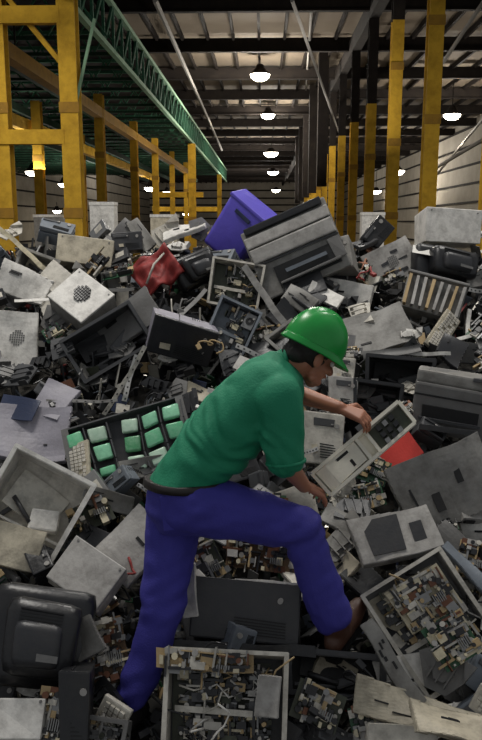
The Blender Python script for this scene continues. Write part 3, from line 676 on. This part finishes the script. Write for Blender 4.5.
# ------------------------------------------------------------ smaller loose scrap, each piece its own object
def near_label(px, py, base):
    best = None
    for o, hx, hy in NAMED:
        d = (hx-px)**2+(hy-py)**2
        if best is None or d < best[0]: best = (d, o, hx, hy)
    d, o, hx, hy = best; dx, dy = px-hx, py-hy
    rel = ('above' if dy < 0 else 'below') if abs(dy) > abs(dx) else ('left of' if dx < 0 else 'right of')
    return '%s just %s the %s' % (base, rel, o)
NAMED = [('violet bin', 241, 228), ('large grey printer', 298, 256), ('white carton', 447, 229), ('perforated panel', 393, 262), ('black monitor by the carton', 447, 266), ('ribbed grey module', 433, 300),
 ('broad grey lid', 374, 330), ('boxy grey printer', 452, 398), ('two-slotted grey cover', 447, 484), ('blue-grey tray', 399, 534), ('big machine chassis', 423, 622), ('crumpled beige strip', 420, 712),
 ('black-fronted computer', 180, 333), ('drive mechanism', 232, 330), ('frame box', 236, 286), ('black monitor shell', 197, 268), ('white equipment case', 88, 300), ('folded brown-grey flap', 128, 320),
 ('left white grille panel', 17, 338), ('crumpled white sheet', 24, 284), ('pinkish cabinet', 86, 256), ('red fabric wrap', 156, 270), ('lilac-grey cover', 32, 430), ('green cell tray', 130, 447), ('cream printer base', 36, 506),
 ('flat pale box', 88, 576), ('big black monitor', 40, 634), ('narrow black computer', 76, 706), ('bottom corner lid', 22, 720), ('wide dark bin', 246, 608), ('wire-filled chassis', 226, 702), ('brown boot', 352, 630),
 ('red crate piece', 398, 449), ('black boot', 128, 720), ('dark tub', 398, 377), ('brown circuit board', 108, 650), ('hard hat', 318, 340), ('bent knee', 310, 520), ('reaching hand', 352, 412), ('held circuit frame', 366, 448)]
def mini(kind, k):
    rnd = random.Random(k*17+5); n, base, cat = kind, None, None
    if kind == 'circuit_board':
        c = ['pcb', 'pcbdull', 'pcbbrown'][k % 3]; base = ['green', 'drab olive', 'brown'][k % 3]+' loose circuit board'; cat = 'circuit board'
        t = g_board(rnd.uniform(.09, .17), rnd.uniform(.07, .14), k, c, 24)
    elif kind == 'plate_scrap':
        c = ['pale', 'grey', 'midgrey', 'white', 'darkgrey', 'beige', 'charcoal', 'black'][k % 8]; base = {'pale': 'off-white', 'grey': 'grey', 'lightgrey': 'light grey', 'white': 'white', 'darkgrey': 'dark grey', 'beige': 'beige', 'charcoal': 'charcoal', 'midgrey': 'mid-grey', 'black': 'black'}[c]+' broken casing plate'; cat = 'casing plate'
        t = g_panel(rnd.uniform(.12, .26), rnd.uniform(.07, .18), c, k, 2, .02, .03, name='casing_plate')
    elif kind == 'drive':
        c = ['steel', 'charcoal', 'lightgrey', 'black'][k % 4]; base = {'steel': 'steel', 'charcoal': 'charcoal', 'lightgrey': 'light grey', 'black': 'black'}[c]+' loose drive unit'; cat = 'drive'
        t = empty('disk_drive')
        part('body', t, lambda b: b.rbox((0, 0, 0), (.15, .045, .11), c, .004)); part('label_sticker', t, lambda b: b.box((.01, -.0235, .01), (.07, .002, .05), 'pale')); part('connector', t, lambda b: b.box((-.03, 0, -.058), (.06, .02, .01), 'chip'))
    elif kind == 'adapter_box':
        c = ['black', 'darkgrey', 'pale', 'bluegrey'][k % 4]; base = {'black': 'black', 'darkgrey': 'dark grey', 'pale': 'off-white', 'bluegrey': 'blue-grey'}[c]+' small broken device'; cat = 'device'
        t = g_case(rnd.uniform(.12, .2), .09, rnd.uniform(.06, .13), c, c, k, 'small_device', 1, False)
    elif kind == 'bracket':
        c = ['brightsteel', 'white', 'steel', 'midgrey'][k % 4]; base = {'brightsteel': 'bright', 'white': 'white', 'steel': 'dull steel', 'midgrey': 'mid-grey'}[c]+' loose metal bracket'; cat = 'bracket'
        t = g_bar(rnd.uniform(.16, .34), .022, c, k, 'metal_bracket', k % 2 == 0, rnd.choice([0, .04]))
    elif kind == 'cable':
        c = ['black', 'pale', 'white', 'tan', 'black', 'red', 'midgrey'][k % 7]; base = {'pale': 'off-white', 'midgrey': 'mid-grey'}.get(c, c)+' tangled cable'; cat = 'cable'
        t = empty('cable'); p = V((0, 0, 0)); pts = [p]
        for q in range(9): p = p+V((rnd.uniform(-1, 1), rnd.uniform(-.5, .3), rnd.uniform(-1, 1)))*.05; pts.append(p)
        sm = []
        for i in range(len(pts)-1):
            for f in (0, .33, .66): sm.append(pts[i].lerp(pts[i+1], f))
        for _ in range(2): sm = [sm[0]]+[(sm[i-1]+sm[i]*2+sm[i+1])/4 for i in range(1, len(sm)-1)]+[sm[-1]]
        part('sheath', t, lambda b: b.tube(sm, .0045, c, 6), True); part('plug', t, lambda b: b.rbox(sm[-1], (.022, .016, .03), c, .003))
    elif kind == 'shard':
        c = ['pale', 'black', 'grey', 'charcoal', 'white', 'midgrey', 'black', 'darkgrey'][k % 8]; base = {'pale': 'off-white', 'midgrey': 'mid-grey', 'darkgrey': 'dark grey'}.get(c, c)+' torn plastic shard'; cat = 'shard'
        t = empty('plastic_shard'); n = rnd.randint(5, 8); a0 = [2*PI*(i+rnd.uniform(-.3, .3))/n for i in range(n)]; L = rnd.uniform(.06, .14); q_ = rnd.uniform(.35, .9)
        pl = [(L*math.cos(a)*rnd.uniform(.6, 1.1), L*q_*math.sin(a)*rnd.uniform(.5, 1.1)) for a in a0]
        part('shell_piece', t, lambda b: (b.prism(pl, -.004, .004, c), b.prism([(x*.5, z*.5) for x, z in pl], -.02, -.004, c)))
        part('rib', t, lambda b: [b.box((x, -.012, 0), (.005, .024, L*q_*.9), c) for x in (-L*.3, 0, L*.3)][0])
        part('torn_edge', t, lambda b: b.prism([(pl[0][0], pl[0][1]), (pl[1][0], pl[1][1]), (pl[0][0]*1.1, pl[1][1]*1.1)], -.03, .004, c))
    elif kind == 'keyboard':
        c = ['beige', 'charcoal', 'pale'][k % 3]; base = {'beige': 'beige', 'charcoal': 'charcoal', 'pale': 'off-white'}[c]+' broken keyboard'; cat = 'keyboard'
        t = g_keyboard(.32, .12, c, 'charcoal' if c == 'charcoal' else 'pale')
    elif kind == 'power_supply':
        base = ['dull steel', 'dark'][k % 2]+' boxed power supply'; cat = 'power supply'; t = empty('power_supply')
        part('casing', t, lambda b: b.rbox((0, 0, 0), (.15, .085, .14), ['steel', 'darkgrey'][k % 2], .004))
        part('fan', t, lambda b: (b.tube([(0, -.042, 0), (0, -.045, 0)], .055, 'deepblack', 16), [b.tube([(0.052*math.cos(a)*.2, -.047, .052*math.sin(a)*.2), (.052*math.cos(a), -.047, .052*math.sin(a))], .002, 'tin', 4) for a in [q*PI/4 for q in range(8)]]))
    return t, base, cat
protos = {}; usedlab = {}
rnd = random.Random(21)
kinds = ['circuit_board']*5+['plate_scrap']*9+['drive']*2+['adapter_box']*4+['bracket']*5+['cable']*5+['keyboard']+['shard']*13
pts = []
tries = 0
while len(pts) < 300 and tries < 20000:
    tries += 1; px = rnd.uniform(-25, 507); py = 236+ (rnd.random()**1.1)*520
    if 150 < px < 330 and 340 < py < 640 and rnd.random() < .75: continue
    if (108 < px < 180 and 590 < py < 760) or (295 < px < 390 and 590 < py < 665) or (318 < px < 400 and 395 < py < 500): continue
    bad = False
    for hx, hy, hr, hw, hh in HERO:
        a_ = math.radians(hr); dx, dy = px-hx, py-hy; u = dx*math.cos(a_)+dy*math.sin(a_); w_ = -dx*math.sin(a_)+dy*math.cos(a_)
        if (u/(hw*1.0+8))**2+(w_/(hh*1.0+8))**2 < 1 and hw*hh > 220: bad = True; break
    if bad and rnd.random() < .985: continue
    if any((px-a)**2+(py-b)**2 < (11+ .012*py)**2 for a, b in pts): continue
    pts.append((px, py))
for i, (px, py) in enumerate(pts):
    kd = rnd.choice(kinds); k = rnd.randrange(8); key = (kd, k)
    if key not in protos:
        t, base, cat = mini(kd, k); protos[key] = (t, base, cat)
    else:
        t0, base, cat = protos[key]; t = dup(t0)
    y = slopeY(px, py)
    hd = min(((px-a)**2+(py-b)**2)**.5 for _, a, b in NAMED)
    t.scale = (1, 1, 1); s = rnd.uniform(.8, 1.25)*(1.15 if y > 4.5 else 1.0)
    t.scale = (s, s, s)
    p = P(px, py, y-.02); t.location = p - V((0, 0, .0)) + (V((0, -.05, .11)) if hd > 22 and rnd.random() < .5 else V((0, -.02, .04)))*rnd.uniform(.3, 1)
    t.rotation_euler = rot(rnd.uniform(-70, 70), rnd.uniform(10, 65), rnd.uniform(-35, 35)).to_euler()
    lab = near_label(px, py, base); tag(t, lab, cat, {'circuit board': 'loose circuit boards', 'casing plate': 'broken casing plates', 'drive': 'loose drives', 'device': 'small broken devices', 'bracket': 'loose metal brackets', 'cable': 'tangled cables', 'keyboard': 'broken keyboards', 'power supply': 'loose power supplies', 'shard': 'torn plastic shards'}[cat])
    usedlab.setdefault(lab, []).append(t)
for lab, os_ in usedlab.items():
    if len(os_) > 1:
        os_.sort(key=lambda o: o.location.x)
        if len(os_) == 2: os_[0]['label'] = lab+', farther left'; os_[1]['label'] = lab+', farther right'
        else:
            for q, o in enumerate(os_): o['label'] = lab+', %s from the left' % (['first', 'second', 'third', 'fourth', 'fifth'][min(q, 4)])


WARP = 0
# ------------------------------------------------------------ the worker
mat('skin', '#a87056', .5, dirt=.15, dirtcol='#7c4a38', bump=.05)
mat('hair', '#17120f', .7, dirt=.1)
mat('shirt', '#12805c', .75, dirt=.25, scale=6, dirtcol='#0d6a4c', bump=.25, fine=120)
mat('jeans', '#3a3794', .8, dirt=.35, scale=7, dirtcol='#22205f', bump=.25, fine=160)
mat('belt', '#1c1614', .5, dirt=.1)
mat('brownboot', '#4a2d20', .5, dirt=.4, dirtcol='#6a5546')
mat('blackboot', '#1b191b', .5, dirt=.3)
mat('hatgreen', '#159a3e', .3, dirt=.25, scale=20, dirtcol='#0d6e2a', bump=.02)
mat('eye', '#e8e4dc', .2, dirt=0); mat('pupil', '#1a120c', .2, dirt=0)
def cap(b, p, q, r0, r1, m='skin', n=14):
    p, q = V(p), V(q); d = q-p; L_ = d.length
    if L_ < 1e-5: d = V((0, 0, 1)); L_ = 1e-5
    u = d.normalized(); a = u.orthogonal().normalized(); c = u.cross(a); rings = []
    for k in range(1, 5): t = PI/2*(1-k/4); rings.append((p - u*r0*math.sin(t), r0*math.cos(t)))
    for k in range(0, 4): t = PI/2*k/4; rings.append((q + u*r1*math.sin(t), r1*math.cos(t)))
    vs = [p-u*r0]+[o+(a*math.cos(2*PI*i/n)+c*math.sin(2*PI*i/n))*r for o, r in rings for i in range(n)]+[q+u*r1]
    fs = [(0, 1+(i+1) % n, 1+i) for i in range(n)]
    for k in range(len(rings)-1):
        for i in range(n): fs.append((1+k*n+i, 1+k*n+(i+1) % n, 1+(k+1)*n+(i+1) % n, 1+(k+1)*n+i))
    e = 1+(len(rings)-1)*n; fs += [(e+i, e+(i+1) % n, e+n) for i in range(n)]
    b.add(vs, fs, m)
def ell(b, c, r, R=None, m='skin'):
    bm = bmesh.new(); bmesh.ops.create_uvsphere(bm, u_segments=20, v_segments=14, radius=1)
    for v in bm.verts: v.co = V((v.co.x*r[0], v.co.y*r[1], v.co.z*r[2]))
    b.bm(bm, m, c, R)
def loft(b, secs, m='skin', n=24):          # secs: (centre, axis1*len, axis2*len)
    vs = []; fs = []
    for c, a, d in secs:
        for i in range(n):
            t = 2*PI*i/n; ct, st = math.cos(t), math.sin(t)
            vs.append(V(c)+a*(abs(ct)**.85)*(1 if ct > 0 else -1)+d*(abs(st)**.85)*(1 if st > 0 else -1))
    for k in range(len(secs)-1):
        for i in range(n): fs.append((k*n+i, k*n+(i+1) % n, (k+1)*n+(i+1) % n, (k+1)*n+i))
    fs.append(tuple(range(n))[::-1]); fs.append(tuple((len(secs)-1)*n+i for i in range(n)))
    b.add(vs, fs, m)
def fuse(b, name, parent, voxel=.008, smooth=6, disp=None, matname=None):
    o = b.build('tmp_'+name, None)
    bm = bmesh.new(); bm.from_mesh(o.data); bmesh.ops.recalc_face_normals(bm, faces=bm.faces); bm.to_mesh(o.data); bm.free()
    md = o.modifiers.new('r', 'REMESH'); md.mode = 'VOXEL'; md.voxel_size = voxel
    sm = o.modifiers.new('s', 'SMOOTH'); sm.factor = .5; sm.iterations = smooth
    me = bpy.data.meshes.new_from_object(o.evaluated_get(bpy.context.evaluated_depsgraph_get()))
    bpy.data.objects.remove(o)
    if disp:
        nr = [v.normal.copy() for v in me.vertices]
        for v, nn in zip(me.vertices, nr): v.co = v.co + nn*disp(v.co, nn)
    me.materials.clear(); me.materials.append(MATS[matname])
    me.polygons.foreach_set('material_index', [0]*len(me.polygons)); me.polygons.foreach_set('use_smooth', [True]*len(me.polygons))
    me.name = name; r = bpy.data.objects.new(name, me); C.objects.link(r); r.parent = parent; return r
# joints, from the pose in the photograph
pelv = P(184, 482, 2.80)
hipR, hipL = P(196, 500, 2.72), P(176, 498, 2.87)
knR, anR = P(301, 529, 2.78), P(334, 628, 2.77)
knL, anL = P(163, 606, 2.74), P(134, 702, 2.64)
neck = P(287, 364, 2.93); chest = P(262, 397, 2.87); mid = P(222, 437, 2.83)
shR, shL = P(279, 398, 2.70), P(276, 374, 3.08)
elR, wrR = P(286, 463, 2.68), P(304, 486, 2.86)
elL, wrL = P(292, 392, 3.22), P(340, 408, 3.02)
headc = P(314, 350, 2.92)
fwd = V((.80, .40, -.48)).normalized()
upv = V((.36, .10, .93)); upv = (upv - fwd*upv.dot(fwd)).normalized(); side = fwd.cross(upv).normalized()     # side = worker's right
RH = Matrix((side, fwd, upv)).transposed()      # head frame: x right, y forward, z up
spine = (neck-pelv).normalized()
latv = (shR-shL); latv = (latv - spine*latv.dot(spine)).normalized(); front = spine.cross(latv).normalized()
if front.z > 0: front = -front
UP2 = V((-.02, .12, 1)).normalized()
def torso(b, g, m, top=True):
    hl = (hipR-hipL).normalized()
    hl = (hl - spine*hl.dot(spine)).normalized()
    S_ = [(pelv - spine*.00, .152, .118, 0), (pelv+spine*.05, .154, .120, .1), (mid - spine*.02, .158, .122, .4), (mid+spine*.10, .168, .128, .7), (chest, .185, .130, 1), (chest+spine*.07, .185, .118, 1), (chest+spine*.12, .15, .09, 1), (neck, .07, .065, 1)]
    secs = []
    for c, a, d, t in S_:
        l = (hl.lerp(latv, t)).normalized(); sd = UP2.lerp(spine, min(1, t*1.6)).normalized(); l = (l-sd*l.dot(sd)).normalized(); f = sd.cross(l)
        secs.append((c - f*0, l*(a+g), f*(d+g)))
    loft(b, secs, m)
root = empty('person'); root.location = (0, 0, 0)
# body: one continuous surface
b = MB()
torso(b, -.015, 'skin')
cap(b, shR, elR, .052, .042); cap(b, elR, wrR, .042, .028)
cap(b, shL, elL, .052, .042); cap(b, elL, wrL, .042, .027)
cap(b, chest+spine*.06, shR, .08, .055); cap(b, chest+spine*.06, shL, .08, .055)
cap(b, hipR, knR, .080, .055); cap(b, knR, anR, .055, .036); cap(b, hipL, knL, .080, .055); cap(b, knL, anL, .055, .036)
cap(b, neck-spine*.03, headc - upv*.06 - fwd*.025, .062, .056)
def hd(x, y, z): return headc + RH @ V((x, y, z))
ell(b, hd(0, -.008, .02), (.076, .096, .10), RH)                       # cranium
ell(b, hd(0, .030, -.045), (.058, .062, .078), RH)                     # face
cap(b, hd(0, .070, -.098), hd(0, .055, -.108), .022, .03)              # chin
cap(b, hd(0, .095, -.018), hd(0, .112, -.05), .009, .015)              # nose
for s in (-1, 1):
    cap(b, hd(s*.045, .02, -.10), hd(s*.015, .07, -.105), .018, .018)  # jaw
    ell(b, hd(s*.078, -.008, -.03), (.010, .020, .033), RH)            # ear
    cap(b, hd(s*.018, .092, -.002), hd(s*.045, .082, -.004), .008, .007)   # brow
    cap(b, hd(s*.04, .072, -.045), hd(s*.048, .05, -.05), .018, .016)  # cheek
cap(b, hd(-.018, .090, -.074), hd(.018, .090, -.074), .008, .008)      # lips
# hands: palm, four unequal fingers with knuckle bends, thumb from the side of the palm
def hand(b, w, kn, across, down, curl, thumb_dir, lens=(.072, .080, .074, .060)):
    ax = (kn-w).normalized(); across = (across-ax*across.dot(ax)).normalized(); nrm = down
    for i in range(5):
        t = (i/4-.5)*.062; cap(b, w+ax*.012+across*t*.55, kn+across*t, .015, .0125, n=10)
    for i in range(4):
        t = (i/3-.5)*.064; p = kn + across*t; d = (ax+across*t*2).normalized(); Lf = lens[i]; r = .0095-.0007*abs(i-1)
        bend = 0
        for j, fr in enumerate((.45, .32, .26)):
            bend += curl[j]; dd = (d*math.cos(bend)+nrm*math.sin(bend)).normalized(); q = p+dd*Lf*fr
            cap(b, p, q, r*(1-.08*j), r*(1-.08*(j+1)), n=8); p = q
    p = w + ax*.03 + across*-.034*(1) + nrm*.004
    q = p + (thumb_dir*.75+ax*.4).normalized()*.038; r_ = q + (thumb_dir*.35+ax*.7+nrm*.5).normalized()*.032; z = r_+(ax*.7+nrm*.7).normalized()*.024
    cap(b, p, q, .015, .012, n=8); cap(b, q, r_, .012, .0105, n=8); cap(b, r_, z, .0105, .009, n=8)
knl = P(361, 416, 2.99); axl = (knl-wrL).normalized()
upl = V((.15, -.35, .9)); upl = (upl-axl*upl.dot(axl)).normalized()
hand(b, wrL, knl, upl.cross(axl)*-1, (-upl+V((0,0,-.2))).normalized(), (.5, .6, .5), (upl.cross(axl)).normalized())
knr = P(316, 488, 2.95); axr = (knr-wrR).normalized()
upr = V((.1, -.3, .9)); upr = (upr-axr*upr.dot(axr)).normalized()
hand(b, wrR, knr, upr.cross(axr), -upr, (.35, .5, .5), (upr.cross(axr)*-1).normalized())
body = fuse(b, 'body', root, .0045, 5, None, 'skin')
# shirt
def fold(co, nn):
    along = co.dot(spine); n1 = noise.noise(V((co.dot(latv)*7+along*6, along*24+co.dot(latv)*9+3*noise.noise(co*5), co.dot(front)*9)))
    w = max(0, min(1, 1.15-abs(along-(mid.dot(spine)-.02))/.22))
    n2 = noise.noise(co*9)
    return .017*n1*(.2+.9*w) + .008*n2
b = MB(); torso(b, .016, 'shirt')
cap(b, chest+spine*.06, shR, .105, .085, 'shirt'); cap(b, shR, shR.lerp(elR, .5), .086, .082, 'shirt'); cap(b, shR.lerp(elR, .4), shR.lerp(elR, .93), .082, .075, 'shirt')
cap(b, chest+spine*.06, shL, .10, .080, 'shirt'); cap(b, shL, shL.lerp(elL, .62), .080, .072, 'shirt')
cap(b, mid, chest, .13, .14, 'shirt')
cap(b, neck-spine*.06, neck-spine*.0, .085, .066, 'shirt')
shirt = fuse(b, 'polo_shirt', root, .007, 10, fold, 'shirt')
def collar(b):
    ax = (headc-upv*.05-neck).normalized(); a = ax.orthogonal().normalized(); c = ax.cross(a); pts = [neck+ax*.012+(a*math.cos(t)+c*math.sin(t))*.070 for t in [2*PI*i/20 for i in range(21)]]
    b.tube(pts, .011, 'shirt', 8)
part('collar', shirt, collar, True)
def cuff(b):
    ax = (elR-shR).normalized(); a = ax.orthogonal().normalized(); c = ax.cross(a); o = shR.lerp(elR, .98); pts = [o+(a*math.cos(t)+c*math.sin(t))*.070 for t in [2*PI*i/20 for i in range(21)]]
    b.tube(pts, .007, 'shirt', 8)
part('sleeve_cuff', shirt, cuff, True)
# trousers
def jf(co, nn):
    d = min((co-knR).length, (co-knL).length, (co-hipL).length*1.1, (co-hipR).length*1.2, (co-anR).length, (co-anL).length)
    w = max(.25, 1-d/.22)
    return .026*w*noise.noise(V((co.x*7+co.z*9, co.y*7, co.z*20-co.x*10))) + .004*noise.noise(co*11)
b = MB(); hl = (hipR-hipL).normalized()
sp2 = V((-.02, .12, 1)).normalized(); hl2 = (hl - sp2*hl.dot(sp2)).normalized(); f2 = sp2.cross(hl2)
wa = pelv+spine*.02
loft(b, [(wa-sp2*.20+V((-.0, 0, 0)), hl2*.10, f2*.11), (wa-sp2*.13, hl2*.165, f2*.155), (wa-sp2*.05, hl2*.172, f2*.150), (wa-sp2*.005, hl2*.170, f2*.142)], 'jeans')
cap(b, hipR+V((0, 0, -.02)), hipR.lerp(knR, .5), .118, .106, 'jeans'); cap(b, hipR.lerp(knR, .5), knR, .106, .088, 'jeans')
cap(b, knR, knR.lerp(anR, .45), .088, .080, 'jeans'); cap(b, knR.lerp(anR, .45), anR+V((-.01, 0, .05)), .084, .084, 'jeans')
cap(b, hipL+V((0, 0, -.02)), hipL.lerp(knL, .5), .118, .104, 'jeans'); cap(b, hipL.lerp(knL, .5), knL, .104, .086, 'jeans')
cap(b, knL, knL.lerp(anL, .5), .086, .076, 'jeans'); cap(b, knL.lerp(anL, .5), anL+V((0, 0, .04)), .076, .068, 'jeans')
tr = fuse(b, 'blue_trousers', root, .008, 8, jf, 'jeans')
part('back_pocket', tr, lambda b: b.sheet(.12, .13, .006, 'jeans', 4, 4, lambda x, z: .3*x*x, c=P(178, 512, 2.655), R=rot(-6, 4, 5)))
def beltf(b):
    o = pelv+sp2*.002
    loft(b, [(o+sp2*h, hl2*g, f2*(g-.030)) for h, g in ((-.018, .168), (-.016, .177), (.012, .175), (.014, .168))], 'belt')
part('belt', root, beltf, True)
# boots
def boot(name, ank, toe, sole_n, m, lab):
    b = MB(); d = (toe-ank); d = (d - sole_n*d.dot(sole_n)).normalized(); L_ = .2
    heel = ank - sole_n*.075 - d*.045; ball = heel + d*.165; tip = heel + d*.225
    cap(b, ank+sole_n*.05, ank-sole_n*.02, .055, .056, m); cap(b, ank-sole_n*.02, heel+sole_n*.035, .056, .040, m)
    cap(b, ank-sole_n*.01, ball+sole_n*.025, .052, .045, m); cap(b, heel+sole_n*.03, ball+sole_n*.02, .04, .046, m); cap(b, ball+sole_n*.02, tip+sole_n*.012, .046, .036, m)
    o = fuse(b, name, root, .006, 6, None, m); o['label'] = lab
    s = d.cross(sole_n)
    def sole(b):
        pts = [heel-d*.045, heel-d*.03, heel+d*.08, ball, tip, tip+d*.03]; ws = [.022, .038, .036, .050, .040, .018]
        loft_ = []
        vs = []; fs = []
        for p, w in zip(pts, ws):
            for sg, hh in ((-1, 0), (1, 0), (1, -.022), (-1, -.022)): vs.append(p+s*w*sg+sole_n*(hh-.012))
        for i in range(len(pts)-1):
            for q in range(4): fs.append((i*4+q, i*4+(q+1) % 4, (i+1)*4+(q+1) % 4, (i+1)*4+q))
        fs.append((0, 1, 2, 3)); e = (len(pts)-1)*4; fs.append((e+3, e+2, e+1, e))
        b.add(vs, fs, 'rubber')
    part('sole', o, sole)
    def lace(b):
        for q in range(4):
            c = ank.lerp(ball+sole_n*.03, .25+q*.18)+sole_n*.052; b.tube([c-s*.028, c+sole_n*.008, c+s*.028], .003, 'tan', 5)
    part('lace', o, lace)
boot('boot', P(337, 627, 2.76), P(366, 616, 2.98), V((-.22, -.32, 1)).normalized(), 'brownboot', 'brown work boot')
boot('boot', P(131, 708, 2.64), P(146, 722, 2.74), V((0, -.2, 1)).normalized(), 'blackboot', 'black work boot')
# hair and eyes
b = MB(); ell(b, hd(0, -.020, .008), (.081, .092, .095), RH, 'hair'); cap(b, hd(-.03, -.075, -.045), hd(.03, -.075, -.045), .035, .035, 'hair')
fuse(b, 'hair', root, .006, 4, lambda co, n: .003*noise.noise(co*60), 'hair')
for s in (-1, 1):
    e = part('eye', root, lambda b: ell(b, hd(s*.030, .083, -.018), (.012, .012, .012), RH, 'eye'), True)
    part('iris', e, lambda b: ell(b, hd(s*.030, .092, -.019), (.0055, .005, .0055), RH, 'pupil'), True)
# hard hat
hat = empty('hard_hat'); hat.parent = root; hat['label'] = 'green hard hat'
def dome(b):
    n = 40; m_r = 16; vs = []; fs = []
    for layer in (0, 1):
        g = -.004*layer
        for j in range(m_r):
            ph = PI/2*j/(m_r-1)
            for i in range(n):
                t = 2*PI*i/n; x = (.106+g)*math.cos(t)*math.cos(ph)**.9; y = (.132+g)*math.sin(t)*math.cos(ph)**.9; z = (.142+g)*math.sin(ph)
                rg = (.008 if abs(x) < .016 else 0)+(.004 if .035 < abs(x) < .05 else 0); z += rg*math.sin(ph)
                vs.append(hd(x, y-.01, z+.018))
    for L in (0, 1):
        o = L*n*m_r
        for j in range(m_r-1):
            for i in range(n): fs.append((o+j*n+i, o+j*n+(i+1) % n, o+(j+1)*n+(i+1) % n, o+(j+1)*n+i))
    b.add(vs, fs, 'hatgreen')
part('dome', hat, dome, True)
def brim(b):
    n = 40; vs = []; fs = []
    for r_, dz in ((.0, .022), (.006, .016), (1, 0), (1, -.006), (.0, .008)):
        for i in range(n):
            t = 2*PI*i/n; ex = .009 + (.038*max(0, math.sin(t))**1.5 if r_ else 0); k = r_*ex
            vs.append(hd((.106+k)*math.cos(t), (.132+k)*math.sin(t)-.01, dz - (.012*max(0, math.sin(t)) if r_ == 1 else 0)))
    for q in range(5):
        for i in range(n): fs.append((q*n+i, q*n+(i+1) % n, ((q+1) % 5)*n+(i+1) % n, ((q+1) % 5)*n+i))
    b.add(vs, fs, 'hatgreen')
part('brim', hat, brim, True)
part('headband', hat, lambda b: b.tube([hd(.085*math.cos(t), .103*math.sin(t)-.01, .004) for t in [2*PI*i/24 for i in range(25)]], .010, 'black', 6), True)
tag(root, 'person in green hard hat, green polo shirt and blue trousers bending over the heap', 'person')


# ------------------------------------------------------------ look
S.view_settings.view_transform = 'Standard'; S.view_settings.look = 'None'; S.view_settings.gamma = 1; S.view_settings.use_curve_mapping = False
S.view_settings.exposure = 0.0
